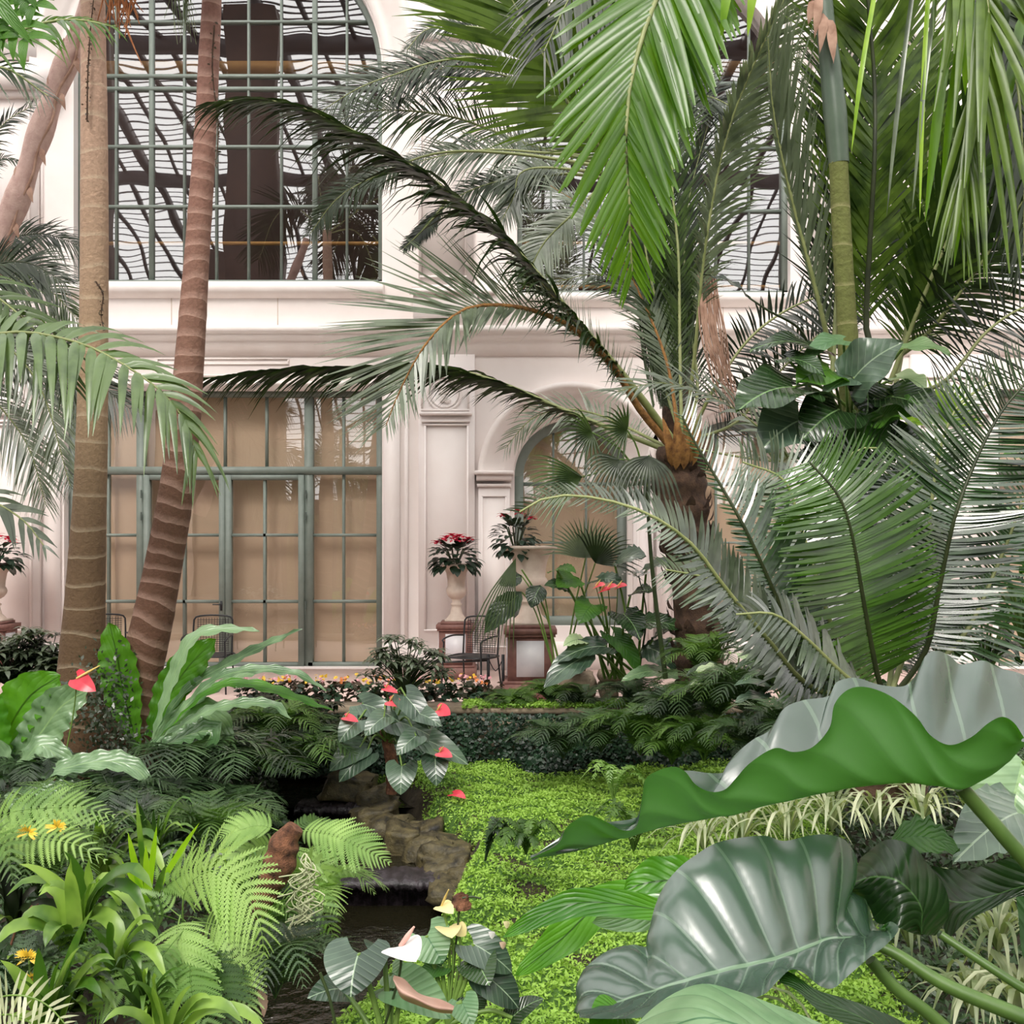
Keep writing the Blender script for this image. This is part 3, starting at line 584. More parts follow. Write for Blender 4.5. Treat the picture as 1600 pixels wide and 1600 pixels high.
def poolmesh(y0, y1, z):
    ys = np.linspace(y0, y1, 30); m = MB(); c, h = stream(ys); m.grid(np.stack([np.stack([c-h-.3, ys, ys*0+z], -1), np.stack([c+h+.3, ys, ys*0+z], -1)], 1)); return m
for nm, a, b, z in (('upper pool of the stream above the back slate ledge', 9.7, 10.9, -.6), ('middle pool of the stream between the two slate ledges', 8.12, 9.7, -.78), ('lowest pool of the stream in front of the black ledge', 3, 8.12, -.95)):
    o = obj('stream_water', poolmesh(a, b, z), M['water']); tag(o, nm, 'water', 'stream pools')
# glass hall roof behind and above the camera: iron ribs with open glazing, seen in the windows
m = MB(); vault = [(15.2, 12.4), (8, 15.5), (0, 17.5), (-10, 18), (-20, 15.5), (-30, 11), (-34, 8.5)]
pr = spline([(0, a, b) for a, b in vault], 110)
for i, p in enumerate(pr):
    m.box(-30, 30, p[1]-.02, p[1]+.02, p[2]-.02, p[2]+.02)
for x in np.arange(-30, 30.1, 1.25):
    t = .06
    V = np.stack([pr+A(x-t, 0, -.1), pr+A(x+t, 0, -.1), pr+A(x+t, 0, .1), pr+A(x-t, 0, .1)], 1); m.grid(V, closed=True)
for x in np.arange(-30, 30.1, 7.5):
    t = .1; V = np.stack([pr+A(x-t, 0, -.35), pr+A(x+t, 0, -.35), pr+A(x+t, 0, .1), pr+A(x-t, 0, .1)], 1); m.grid(V, closed=True)
for i in (20, 42, 64, 86): m.box(-30, 30, pr[i][1]-.2, pr[i][1]+.2, pr[i][2]-.5, pr[i][2])
struct('ceiling', m, M['iron'])
m = MB()
for x0, x1, y, zt in ((-14.6, -10.6, -19, 15.2), (-21, -18.6, -22, 13), (6, 9.5, -20, 15.5), (13, 15, -18, 15), (-5.5, -4.5, -18, 15.8)):
    m.box(x0, x1, y-1, y, -.7, zt)
m.box(-6.8, -5.6, 4.8, 5.2, -.7, 14.5); m.box(-10.3, -9.6, 4.8, 5.2, -.7, 14.5); m.box(7.2, 8.2, 1.8, 2.2, -.7, 15)
struct('added_reflection_blocks', m, M['brown'])  # unseen blocks, added only to put dark masses into the window reflections
m = MB(); m.box(-15.2, -15, -34, 15.2, -.7, 9.5); struct('wall_left', m, M['stone']); m = MB(); m.box(15, 15.2, -34, 15.2, -.7, 9.5); struct('wall_right', m, M['stone'])
m = MB(); m.box(-30, 30, -34.3, -34, -.7, 4.2)
for x in np.arange(-30, 30.1, 1.25): m.box(x-.06, x+.06, -34.2, -34, 4, 9)
for z in np.arange(4.5, 9, .9): m.box(-30, 30, -34.2, -34.05, z-.04, z+.04)
for x in np.arange(-30, 30.1, 7.5): m.box(x-.5, x+.5, -34.2, -33.6, 0, 9)
struct('wall_front', m, M['iron'])
# ---------------------------------------------------------------- terrace furniture
def terrace_urn(name, label, cx, cy, hp, wp, hu, ru, plant):
    p = thing('pedestal', label[0], 'pedestal', (cx, cy, 0), 'granite pedestals'); h = wp/2
    m = MB()
    for a, z0, z1 in ((h*1.04, 0, .2*hp), (h*.98, .2*hp, .24*hp), (h*.86, .24*hp, .84*hp), (h*.95, .84*hp, .88*hp), (h, .88*hp, .95*hp), (h*.78, .95*hp, hp)): m.box(cx-a, cx+a, cy-a, cy+a, z0, z1)
    obj('plinth', m, M['terra'], p, False)
    for sx, sy in ((0, -1), (-1, 0), (1, 0), (0, 1)):
        m = MB(); a = h*.52; d = h*.875; z0, z1 = .3*hp, .79*hp
        if sy: m.box(cx-a, cx+a, cy+sy*d-.008, cy+sy*d+.008, z0, z1)
        else: m.box(cx+sx*d-.008, cx+sx*d+.008, cy-a, cy+a, z0, z1)
        obj('marble_panel', m, M['marble'], p, False, label='white marble inset panel')
    u = thing('urn', label[1], 'urn', (cx, cy, hp), 'stone urns on pedestals')
    R, H = ru, hu
    m = MB(); m.box(cx-R*.72, cx+R*.72, cy-R*.72, cy+R*.72, hp, hp+.03*H); lathe(m, cx, cy, [(R*.66, hp+.03*H), (R*.6, hp+.06*H), (R*.42, hp+.12*H), (R*.33, hp+.22*H), (R*.3, hp+.26*H), (R*.38, hp+.28*H), (R*.38, hp+.3*H), (R*.28, hp+.32*H), (R*.3, hp+.38*H)]); obj('foot', m, M['urn'], u)
    m = MB(); lathe(m, cx, cy, [(R*.3, hp+.38*H), (R*.5, hp+.42*H), (R*.64, hp+.48*H), (R*.67, hp+.53*H), (R*.62, hp+.58*H), (R*.56, hp+.6*H), (R*.58, hp+.7*H), (R*.66, hp+.84*H), (R*.82, hp+.92*H), (R*.95, hp+.955*H), (R, hp+.965*H), (R, hp+.995*H), (R*.92, hp+H), (R*.7, hp+.93*H), (0, hp+.9*H)]); obj('bowl', m, M['urn'], u)
    return hp+hu
def poinsettia(label, cx, cy, z, r, h, nfl, seed, lean=(0, 0)):
    q = np.random.default_rng(seed); p = thing('poinsettia', label, 'plant', (cx, cy, z), 'poinsettias in the urns')
    m = MB(); st = MB(); n = 130
    for i in range(n):
        th = q.uniform(0, 6.28); ph = q.uniform(-.5, 1.1); d = A(math.cos(th)*math.cos(ph), math.sin(th)*math.cos(ph), math.sin(ph)); b = A(cx+lean[0]*max(0, d[2]), cy, z+h*.25)+d*A(r, r, h*.75)*q.uniform(.55, .85)
        leaf(m, b, b+nrm(d+A(0, 0, -.5))*r*.5, A(0, 0, 1)+.4*d, r*.16, 'oval', arch=.1, nu=5, nv=1)
    obj('foliage', m, M['poin'], p)
    for i in range(10): th = i*.63; tube(st, [(cx, cy, z-.03), (cx+.4*r*math.cos(th)+lean[0]*.5, cy+.4*r*math.sin(th), z+h*.6)], [.008], 5)
    obj('stem', st, M['stemd'], p)
    for i in range(nfl):
        th = i*2.4+seed; rr = r*.75*math.sqrt((i+.3)/nfl); c = A(cx+rr*math.cos(th)+lean[0], cy+rr*math.sin(th), z+h*(1-.45*(rr/r)**2)); m = MB()
        for k in range(9):
            a = k*.698+i; d = A(math.cos(a), math.sin(a), .25 if k % 2 else -.15); leaf(m, c, c+d*r*.33, A(0, 0, 1), r*.1, 'oval', arch=.15, nu=5, nv=1)
        obj('bract', m, M['red'], p)
ztop = terrace_urn('urn', ('smaller red-brown pedestal behind the black metal chair', 'pale stone urn filled with many red poinsettias, left of the other'), P(713, 850, 14.3)[0], 14.3, .74, .50, .75, .20, 0)
poinsettia('compact mound of red poinsettias in the urn by the tall door window', P(711, 850, 14.3)[0], 14.3, 1.44, .33, .42, 9, 3)
terrace_urn('urn', ('larger red-brown pedestal with a white marble panel facing us', 'larger wide-rimmed stone urn with few poinsettias, beside the arched window'), P(828, 850, 12.55)[0], 12.55, .83, .60, .90, .315, 0)
poinsettia('loose leggy poinsettia in the larger urn leaning to the left', P(806, 850, 12.55)[0], 12.55, 1.66, .27, .48, 4, 5, (-.0, 0))
terrace_urn('urn', ('red-brown pedestal cut by the left edge of the photo', 'stone urn with poinsettias at the far left edge'), P(-10, 850, 14.3)[0], 14.3, .74, .50, .75, .25, 0)
poinsettia('red poinsettias in the urn at the far left edge', P(-8, 850, 14.3)[0], 14.3, 1.44, .36, .42, 6, 8)
def chair(label, px, Y, rot):
    x = P(px, 850, Y)[0]; p = thing('patio_chair', label, 'chair', (x, Y, 0), 'black metal patio chairs'); c, s = math.cos(rot), math.sin(rot)
    T = lambda a, b, z: (x+a*c-b*s, Y+a*s+b*c, z)
    def t(nm, pts, r=.011, mat='blackmetal', n=None): m = MB(); tube(m, [T(*q) for q in pts], [r], 7, n or 14); return obj(nm, m, M[mat], p)
    t('back_frame', [(-.23, .2, .42), (-.23, .24, .8), (-.2, .25, .87), (0, .25, .89), (.2, .25, .87), (.23, .24, .8), (.23, .2, .42)], n=30)
    m = MB(); b = .003
    for k in range(15):
        z = .47+k*.026; tube(m, [T(-.19, .225+.001*k, z), T(.19, .225+.001*k, z)], [b], 4, 3)
    for k in range(12): xx = -.18+k*.0328; tube(m, [T(xx, .222, .46), T(xx, .24, .86)], [b], 4, 3)
    obj('backrest', m, M['blackmetal'], p)
    m = MB(); V = np.array([[T(a, bb, .44+.01*math.cos(a*8)) for a in (-.23, 0, .23)] for bb in (-.23, 0, .2)]); m.grid(V); m.grid(V-A(0, 0, .015)); obj('seat', m, M['blackmetal'], p)
    t('seat_frame', [(-.24, -.24, .435), (.24, -.24, .435), (.24, .2, .435), (-.24, .2, .435), (-.24, -.24, .435)], n=30)
    for sx in (-1, 1):
        t('leg', [(sx*.24, -.25, .62), (sx*.25, -.26, .4), (sx*.26, -.28, .0)]); t('leg', [(sx*.23, .2, .45), (sx*.25, .27, 0)])
        t('armrest', [(sx*.24, .22, .66), (sx*.27, 0, .67), (sx*.26, -.24, .64), (sx*.24, -.25, .6)])
chair('black mesh-back metal chair at the double door, right of the leaning trunk', 326, 12.9, .05)
chair('black metal chair with thin legs standing in front of the smaller pedestal', 738, 12.75, -.45)
chair('black metal chair mostly hidden behind the straight left palm trunk', 166, 13.1, .4)
# iron barrier posts with a hanging chain near the larger pedestal
p = thing('chain_barrier', 'low black iron barrier posts with hanging chain left of the larger pedestal', 'barrier', P(775, 1086, 12.6), None)
for px in (763, 786):
    m = MB(); x = P(px, 850, 12.6)[0]; m.box(x-.018, x+.018, 12.58, 12.62, 0, .47); m.box(x-.06, x+.06, 12.5, 12.7, 0, .02); obj('post', m, M['blackmetal'], p, False)
m = MB(); a, b = P(763, 850, 12.6)[0], P(786, 850, 12.6)[0]
tube(m, [(a, 12.6, .42), ((a+b)/2, 12.6, .28), (b, 12.6, .42)], [.006], 5); tube(m, [(a, 12.6, .4), (a-.6, 12.62, .38), (a-1.2, 12.7, .41)], [.012], 5); obj('chain', m, M['blackmetal'], p)
# stacked stones beside the pedestal
for i, (x0, x1, y0, y1) in enumerate(((873, 932, 1050, 1092), (934, 970, 1048, 1062), (936, 965, 1064, 1090), (968, 1000, 1060, 1080), (884, 915, 1032, 1048), (975, 1012, 1082, 1100), (1008, 1030, 1084, 1100))):
    Y = 11.9-.05*i; a, b = P(x0, y1, Y), P(x1, y0, Y); m = MB(); c = (a+b)/2; r = (b-a)/2; g = np.linspace(0, np.pi, 9)[:, None]; h = np.linspace(0, 2*np.pi, 14, endpoint=False)[None]
    sp = lambda v: np.sign(v)*np.abs(v)**.45; q = np.random.default_rng(i)
    V = np.stack([c[0]+r[0]*sp(np.sin(g))*sp(np.cos(h)), c[1]+.22*sp(np.sin(g))*sp(np.sin(h)), c[2]+r[2]*sp(np.cos(g))+0*h], -1)+q.normal(0, .008, (9, 14, 3)); m.grid(V, closed=True)
    L_ = ['large squared pale stone right beside the bigger pedestal', 'long flat stone on top of the low wall right of the pedestal', 'round stone beneath the flat top stone of the low wall', 'small stone at the right end of the low wall', 'thin stone lying above the large squared stone', 'bottom stone of the low wall, nearly under the ferns', 'little stone peeping out of dark leaves right of the low wall'][i]
    tag(obj('stone', m, M['rock2']), L_, 'stone', 'stacked stones by the pedestal')
# rocks along the stream
q = np.random.default_rng(5)
def rock(px, py, Y, w, h, d, rot, seed, mat='rock'):
    r_ = np.random.default_rng(seed); c = P(px, py, Y); m = MB(); g = np.linspace(0, np.pi, 12)[:, None]; t = np.linspace(0, 2*np.pi, 18, endpoint=False)[None]
    s = lambda v, e: np.sign(v)*np.abs(v)**(e*.6); f = 1+.16*np.sin(2*t+seed)+.12*np.sin(3*g+seed*2); V = np.stack([w*s(np.sin(g), .8)*s(np.cos(t), .7)*f, d*s(np.sin(g), .8)*s(np.sin(t), .7)*f, h*s(np.cos(g), .6)*f+.35*h*np.cos(t)*np.sin(g)], -1)+r_.normal(0, .009, (12, 18, 3))
    V[0] = V[0].mean(0); V[-1] = V[-1].mean(0); V = V.reshape(-1, 3); co, si = math.cos(rot), math.sin(rot); V = np.stack([V[:, 0]*co-V[:, 2]*si, V[:, 1], V[:, 0]*si+V[:, 2]*co], 1).reshape(12, 18, 3); m.grid(V+c, closed=True); return m
RK = [(592, 1275, 9.5, .17, .1, 'dark rock beside the small waterfall of the back ledge'), (612, 1287, 9.3, .14, .09, 'small mossy rock second along the stream bank'), (650, 1296, 9.15, .2, .07, 'flat pale olive slab rock lying highest on the bank'), (625, 1308, 9.0, .14, .1, 'dark wet rock under the pale slab'), (658, 1318, 8.85, .17, .08, 'brown rock beneath the pale olive slab'), (690, 1325, 8.75, .17, .1, 'rounded greyish rock at the middle of the bank'), (718, 1330, 8.7, .16, .08, 'rock at the moss edge right of the rounded one'), (735, 1345, 8.5, .13, .08, 'small brown rock at the right end of the bank'), (700, 1350, 8.45, .15, .09, 'rock at the waterline of the middle pool'), (675, 1338, 8.6, .12, .06, 'slim dark rock touching the middle pool'), (720, 1362, 8.3, .15, .07, 'low rock above the right end of the black ledge'), (696, 1385, 8.0, .12, .06, 'mossy rock at the right end of the black ledge'), (570, 1262, 9.7, .1, .06, 'little rock at the top of the waterfall'), (548, 1225, 9.95, .22, .11, 'dark rock under the grey anthurium leaves'), (590, 1240, 9.85, .15, .09, 'earthy rock at the foot of the anthurium stem')]
for i, (px, py, Y, w_, h_, lb) in enumerate(RK): tag(obj('rock', rock(px, py+4, Y, w_, h_, .2, -.25 if i % 2 else .1, i), M['rock']), lb, 'rock', 'rocks along the stream bank')
for lb, x0, x1, Y, zt, zb in (('black wet slate ledge with a thin waterfall across the front of the middle pool', 520, 690, 8.1, -.74, -1.15), ('dark slate ledge crossing the upper stream', 462, 592, 9.65, -.57, -1.0)):
    a, b = P(x0, 850, Y)[0], P(x1, 850, Y)[0]; m = MB(); xs = np.linspace(a, b, 40); q = np.random.default_rng(int(x0)); f = q.normal(0, .014, (6, 40)); f2 = q.normal(0, .008, (6, 40))
    rows = [(.28, zt), (-.02, zt), (-.07, zt-.02), (-.05, zt-.07), (.1, zt-.09), (.14, zb)]; V = np.array([[(x, Y+dy+f[k, i], z+f2[k, i]) for i, x in enumerate(xs)] for k, (dy, z) in enumerate(rows)]); m.grid(V); tag(obj('slate_ledge', m, M['ledge']), lb, 'ledge', 'slate ledges of the stream')
# ---------------------------------------------------------------- moss carpet, ivy on the wall
q = np.random.default_rng(3)
n = 300000; x = q.uniform(-1.6, 4.6, n); y = 3.0+7.8*q.uniform(0, 1, n)**1.15; cx, hw = stream(y); keep = (x > cx+hw+.16+.12*np.sin(y*4)) & (x < .9+.2*y)
x, y = x[keep], y[keep]; z = gz(x, y)+.05*np.sin(x*9+3*np.sin(y*5))*np.sin(y*8)
m = MB(); pts = np.stack([x, y, z+q.uniform(.0, .06, len(x))], 1); scatter_leaves(m, pts, np.tile(A(0, -.15, 1), (len(x), 1)), .034, q, aspect=.42, tilt=.75)
gx, gy = np.meshgrid(np.linspace(-1.7, 4.8, 200), np.linspace(3, 10.85, 200), indexing='ij'); gc, gh = stream(gy); gzz = gz(gx, gy)+.012+.05*np.sin(gx*9+3*np.sin(gy*5))*np.sin(gy*8); ok = (gx > gc+gh+.2+.12*np.sin(gy*4)) & (gx < .9+.2*gy)
ii = np.arange(40000).reshape(200, 200); okq = ok[:-1, :-1] & ok[1:, 1:]; qq = np.stack([ii[:-1, :-1], ii[1:, :-1], ii[1:, 1:], ii[:-1, 1:]], -1)[okq]; mbs = MB(); mbs.add(np.stack([gx, gy, gzz], -1), qq)
mo = obj('moss_carpet', m, M['moss'], smooth=False); obj('moss_under_layer', mbs, M['moss_base'], mo); tag(mo, 'bright lime green feathery moss carpet between stream and wall', 'moss', kind='stuff')
n = 16000; x = q.uniform(-3.3, 3.6, n); z = q.uniform(-.55, .06, n); b = .06*np.sin(x*5)*np.sin(z*9)
m = MB(); scatter_leaves(m, np.stack([x, 10.88-.06-b-q.uniform(0, .06, n), z], 1), np.tile(A(0, -1, .5), (n, 1)), .05, q, aspect=.75, tilt=.5)
tag(obj('creeping_fig', m, M['ivy'], smooth=False), 'dark creeping fig leaves covering the low garden wall', 'creeper', kind='stuff')
n = 5000; x = q.uniform(-.5, 2.2, n); m = MB(); scatter_leaves(m, np.stack([x, q.uniform(10.85, 11.3, n), .11+q.uniform(0, .04, n)], 1), np.tile(A(0, 0, 1), (n, 1)), .04, q); tag(obj('wall_top_moss', m, M['moss'], smooth=False), 'thin yellowish moss on the top of the garden wall', 'moss', kind='stuff')
n = 130000; x = q.uniform(-6.5, 6.5, n); y = q.uniform(2.6, 10.8, n); cx, hw = stream(y); keep = ((x < cx-hw-.12) | (x > .8+.2*y)); x, y = x[keep], y[keep]
m = MB(); scatter_leaves(m, np.stack([x, y, gz(x, y)+q.uniform(0, .1, len(x))], 1), np.tile(A(0, -.3, 1), (len(x), 1)), .06, q, aspect=.5, tilt=.6)
tag(obj('ground_cover', m, M['fernd'], smooth=False), 'dark small-leaved ground cover between the larger plants', 'ground cover', kind='stuff')
# bedding plants along the terrace edge
xs = np.linspace(392, 762, 26)
BL = ['bronze begonia with %s flowers, %s in the terrace edge row']
fl = ['pinkfl', 'yellow', 'pinkfl', 'yellow', 'orange']
for i, px in enumerate(xs):
    Y = 11.5+.12*(i % 3); c = P(px, 850, Y); c[2] = .02; q = np.random.default_rng(100+i); cn = ['pink', 'yellow', 'pink', 'yellow', 'orange'][i % 5]
    p = thing('bedding_begonia', 'low bronze-leaved bedding plant with small %s flowers in the row along the terrace edge' % cn, 'flower', c, '%s-flowered bedding plants on the terrace edge' % cn)
    m = MB(); n = 46; th = q.uniform(0, 6.28, n); r = .16*np.sqrt(q.uniform(0, 1, n)); pts = np.stack([c[0]+r*np.cos(th), c[1]+r*np.sin(th), c[2]+.05+q.uniform(0, .2, n)], 1); scatter_leaves(m, pts, nrm(pts-c+A(0, 0, .1)), .09, q, aspect=.75, tilt=.4); obj('foliage', m, M['dkred' if i % 3 else 'ivy'], p)
    m = MB(); n = 5; th = q.uniform(0, 6.28, n); r = .13*np.sqrt(q.uniform(0, 1, n)); pts = np.stack([c[0]+r*np.cos(th), c[1]+r*np.sin(th), c[2]+.26+q.uniform(0, .06, n)], 1)
    for k in range(3): scatter_leaves(m, pts+q.normal(0, .008, pts.shape), np.tile(A(0, -.6, .6), (n, 1)), .034, q, aspect=1, tilt=.5)
    obj('blossom', m, M[fl[i % 5]], p)
# ---------------------------------------------------------------- palms on the left
def palm_trunk(p, pts, r, mat, ring=.02, sp=.25, k=20):
    m = MB(); tube(m, pts, r, k, 120, ring=lambda L: 1+ring*np.exp(-((L % sp)/(.12*sp))**2)); obj('trunk', m, M[mat], p)
def px_r(w, Y): return w/2*Y/F
Ya = 9.5; p = thing('ringed_palm', 'straight tan palm trunk with pale rings, left of the leaning one', 'palm', P(122, 1215, Ya))
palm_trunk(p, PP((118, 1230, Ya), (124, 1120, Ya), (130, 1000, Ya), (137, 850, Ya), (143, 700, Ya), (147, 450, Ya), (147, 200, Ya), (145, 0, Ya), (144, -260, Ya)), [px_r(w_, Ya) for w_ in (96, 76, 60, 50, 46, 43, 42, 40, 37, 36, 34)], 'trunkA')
for i, (tx, ty, s) in enumerate(((-250, -330, 1), (520, -420, 2), (300, -120, 3), (0, -560, 4), (260, -640, 5))): frond(p, PP((144, -250, Ya), ((144+tx)/2, (-430+ty)/2-40, Ya-.4), (tx, ty, Ya-1)), 50, .8, .03, 'palmd', seed=s)
m = MB(); q = np.random.default_rng(4)
for i in range(26): x0 = q.uniform(165, 205); tube(m, PP((x0, -60, Ya-.1), (x0+q.uniform(-10, 12), -10, Ya-.15), (x0+q.uniform(-18, 22), q.uniform(15, 62), Ya-.1)), [.014, .004], 4, 8)
tube(m, PP((196, 40, Ya-.1), (208, 70, Ya-.1), (222, 102, Ya-.1)), [.012, .003], 5, 8); obj('dry_fibre', m, M['orange_fibre'], p, label='orange-brown dry fibres hanging from the crown')
Yb = 9.2; p = thing('ringed_palm', 'reddish-brown closely ringed palm trunk leaning to the right', 'palm', P(200, 1180, Yb))
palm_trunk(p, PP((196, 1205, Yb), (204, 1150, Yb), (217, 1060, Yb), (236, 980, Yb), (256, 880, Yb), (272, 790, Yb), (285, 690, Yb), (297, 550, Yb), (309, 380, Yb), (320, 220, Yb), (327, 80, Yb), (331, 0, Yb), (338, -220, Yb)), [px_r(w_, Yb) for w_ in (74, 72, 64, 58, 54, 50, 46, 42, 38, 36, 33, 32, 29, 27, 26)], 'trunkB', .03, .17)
for i, (tx, ty, s) in enumerate(((0, -350, 1), (700, -380, 2), (560, -160, 3), (340, -640, 4))): frond(p, PP((338, -220, Yb), ((338+tx)/2, (-400+ty)/2-60, Yb-.4), (tx, ty, Yb-1)), 50, .8, .03, 'palmd', seed=s)
m = MB(); q = np.random.default_rng(9)
for i in range(22): x0 = q.uniform(268, 300); tube(m, PP((x0+20, -120, Yb+.1), (x0, -20, Yb+.1), (x0+q.uniform(-14, 14), q.uniform(20, 70), Yb+.1)), [.006, .002], 4, 8)
obj('dry_fibre', m, M['spider'], p, label='pale thready fibres beside the trunk')
def creeper(name, label, pts, seed, n, size, spread, mat='ivy', cat='creeper'):
    q = np.random.default_rng(seed); c = spline(pts, n); m = MB(); scatter_leaves(m, c+q.normal(0, 1, (n, 3))*A(*spread), np.tile(A(0, -1, .3), (n, 1)), size, q, tilt=.6); p = thing(name, label, cat, c[0]); obj('foliage', m, M[mat], p)
    m = MB(); tube(m, pts, [.008, .004], 5, 24); obj('vine', m, M['bark'], p)
creeper('creeping_vine', 'thin dark vine climbing the upper part of the straight ringed trunk', PP((136, 190, Ya-.17), (137, 120, Ya-.17), (141, 50, Ya-.15), (146, 0, Ya-.15)), 1, 60, .03, (.012, .01, .02), 'bark_leaf' if 'bark_leaf' in M else 'dkred')
creeper('creeping_vine', 'little dry vine on the straight trunk just below the window sill', PP((150, 440, Ya-.17), (161, 460, Ya-.17), (158, 490, Ya-.17), (162, 515, Ya-.17)), 2, 24, .03, (.01, .01, .015), 'dkred')
creeper('creeping_vine', 'dry vine along the right side of the leaning trunk in its upper part', PP((335, 40, Yb-.1), (332, 110, Yb-.12), (341, 200, Yb-.05), (337, 260, Yb-.05)), 3, 46, .032, (.012, .01, .02), 'dkred')
creeper('trunk_creeper', 'grey small-leaved creeper massed between the feet of the two trunks', PP((165, 1040, 9.0), (160, 1100, 8.95), (172, 1150, 8.9), (190, 1185, 8.8), (200, 1250, 8.6)), 4, 1500, .045, (.13, .08, .13), 'palmg')
# leaning pink bark stem on the far left
Yl = 10.5; p = thing('leaning_tree', 'pinkish peeling bark stem leaning behind the straight palm at the upper left', 'tree', P(-60, 560, Yl))
m = MB(); pt = PP((-150, 760, Yl), (-40, 480, Yl), (20, 330, Yl), (62, 210, Yl), (95, 120, Yl), (140, 10, Yl), (170, -80, Yl)); c = tube(m, pt, [px_r(46, Yl), px_r(38, Yl), px_r(36, Yl), px_r(34, Yl), px_r(26, Yl)], 12, 60, ring=lambda L: 1+.12*np.sin(L*9)); obj('trunk', m, M['pinkbark'], p)
m = MB(); q = np.random.default_rng(2)
for i in range(5, 55, 2):
    a = c[i]+A(q.choice([-1, 1])*px_r(30, Yl), -.05, 0); leaf(m, a, a+A(.05, -.02, -.18), A(0, -1, 0), .03, 'lance', nu=5, nv=1, rip=.3)
tube(m, [c[k]+A(.09+.03*math.sin(k), -.07, 0) for k in range(4, 50, 3)], [.014], 5, 50); obj('peeling_bark', m, M['fibre'], p)
# date palm outside the left edge: its fine fronds come in from the left
Yd = 11.5; p = thing('date_palm', 'date palm beyond the left edge with fine dark fronds over the wall', 'palm', P(-130, 1000, Yd))
palm_trunk(p, PP((-130, 1050, Yd), (-110, 500, Yd)), [.25, .22], 'bark')
for i, (pt, L_, mt) in enumerate((
    (((-110, 480), (-20, 390), (60, 365), (128, 385)), .42, 'palmd'), (((-110, 480), (-10, 440), (70, 450), (122, 500)), .5, 'palm'), (((-110, 490), (-20, 480), (70, 540), (120, 640)), .5, 'palmg'),
    (((-110, 470), (-60, 300), (0, 200), (50, 165)), .34, 'palmd'), (((-110, 470), (-40, 300), (0, 250), (28, 252)), .22, 'palmd'), (((-110, 500), (-30, 600), (40, 690), (72, 790)), .42, 'palmg'),
    (((-110, 500), (-10, 540), (100, 560), (205, 640)), .55, 'palmd'), (((-110, 500), (-20, 520), (60, 600), (110, 760)), .4, 'palmg'), (((-110, 480), (-20, 420), (40, 410), (100, 440)), .5, 'palmd'))):
    frond(p, [P(a, b, Yd-.15*i) for a, b in pt], 75, L_, .012, mt, 'rachis' if i % 2 else 'rachisd', ang=(60, 30), N=(0, -.9, .35), droop=.35, seed=20+i, rr=(.015, .003))
# feather palm with broad leaflets whose frond crosses both trunks
Yf = 7.6; p = thing('feather_palm', 'broad-leaflet feather palm reaching in from the left in front of both trunks', 'palm', P(-260, 1150, Yf))
palm_trunk(p, PP((-260, 1300, Yf), (-250, 700, Yf)), [.09, .07], 'trunkC')
frond(p, PP((-250, 700, Yf), (-120, 560, Yf), (10, 520, Yf), (110, 532, Yf), (180, 562, Yf-.1), (250, 610, Yf-.2), (290, 660, Yf-.2), (305, 705, Yf-.2)), 26, .5, .038, 'palmv', 'rachis', ang=(80, 22), N=(.1, -.75, .65), droop=.55, t0=.42, seed=31, prf=(1, 1, 1, .95, .85, .7, .5), seg=6, fold=.3, jit=.14)
frond(p, PP((-250, 700, Yf), (-160, 500, Yf+.3), (-60, 440, Yf+.3), (50, 510, Yf+.2), (110, 600, Yf+.1)), 26, .5, .026, 'palm', 'rachis', ang=(75, 30), N=(.1, -.75, .65), droop=.5, seed=32, seg=5, fold=.3)
frond(p, PP((-250, 700, Yf), (-130, 740, Yf), (-20, 780, Yf), (35, 812, Yf), (68, 852, Yf)), 18, .3, .028, 'palmg', 'rachis', ang=(60, 25), N=(.1, -.75, .65), droop=.3, seed=33, seg=5)
p = thing('feather_palm', 'thin feathery fronds entering at the top left corner before the leaning pink stem', 'palm', P(-220, 700, 6.5))
palm_trunk(p, PP((-220, 1100, 6.5), (-210, 160, 6.5)), [.06, .05], 'trunkC')
frond(p, PP((-210, 160, 6.5), (-90, 95, 6.5), (0, 62, 6.5), (60, 38, 6.5), (120, 31, 6.4), (178, 42, 6.3)), 30, .34, .012, 'palmb', 'rachis', ang=(70, 12), N=(0, -.9, .4), droop=.35, t0=.3, seed=41, seg=6, fold=.3, sides=(.35, 1))
frond(p, PP((-210, 160, 6.5), (-100, 120, 6.5), (0, 105, 6.5), (75, 150, 6.5)), 22, .26, .01, 'palm', 'rachis', ang=(60, 20), N=(0, -.9, .4), droop=.4, seed=42, seg=5)
p = thing('split_leaf_plant', 'glossy split leaves hanging in at the very top left corner', 'plant', P(-60, -60, 5.5)); m = MB(); tube(m, PP((-60, -60, 5.5), (-20, 900, 6)), [.02], 6); obj('stem', m, M['stem'], p)
for k, (a, b) in enumerate((((-60, -60), (55, 75)), ((0, -90), (62, 20)), ((-70, -10), (8, 68)))):
    fr = P(*a, 5.5); to = P(*b, 5.4); m = MB(); d = (to-fr)
    for j in range(7):
        t = .15+.12*j; s = fr+d*t
        for sg in (-1, 1): e = s+d*.22+sg*A(d[2], 0, -d[0])*.32*(1-.5*t); leaf(m, s, e, A(0, -1, .3), .026, 'lance', nu=6, nv=1)
    leaf(m, fr, to, A(0, -1, .2), .055, 'lance', nu=10, nv=2); obj('leaf', m, M['bigb'], p)
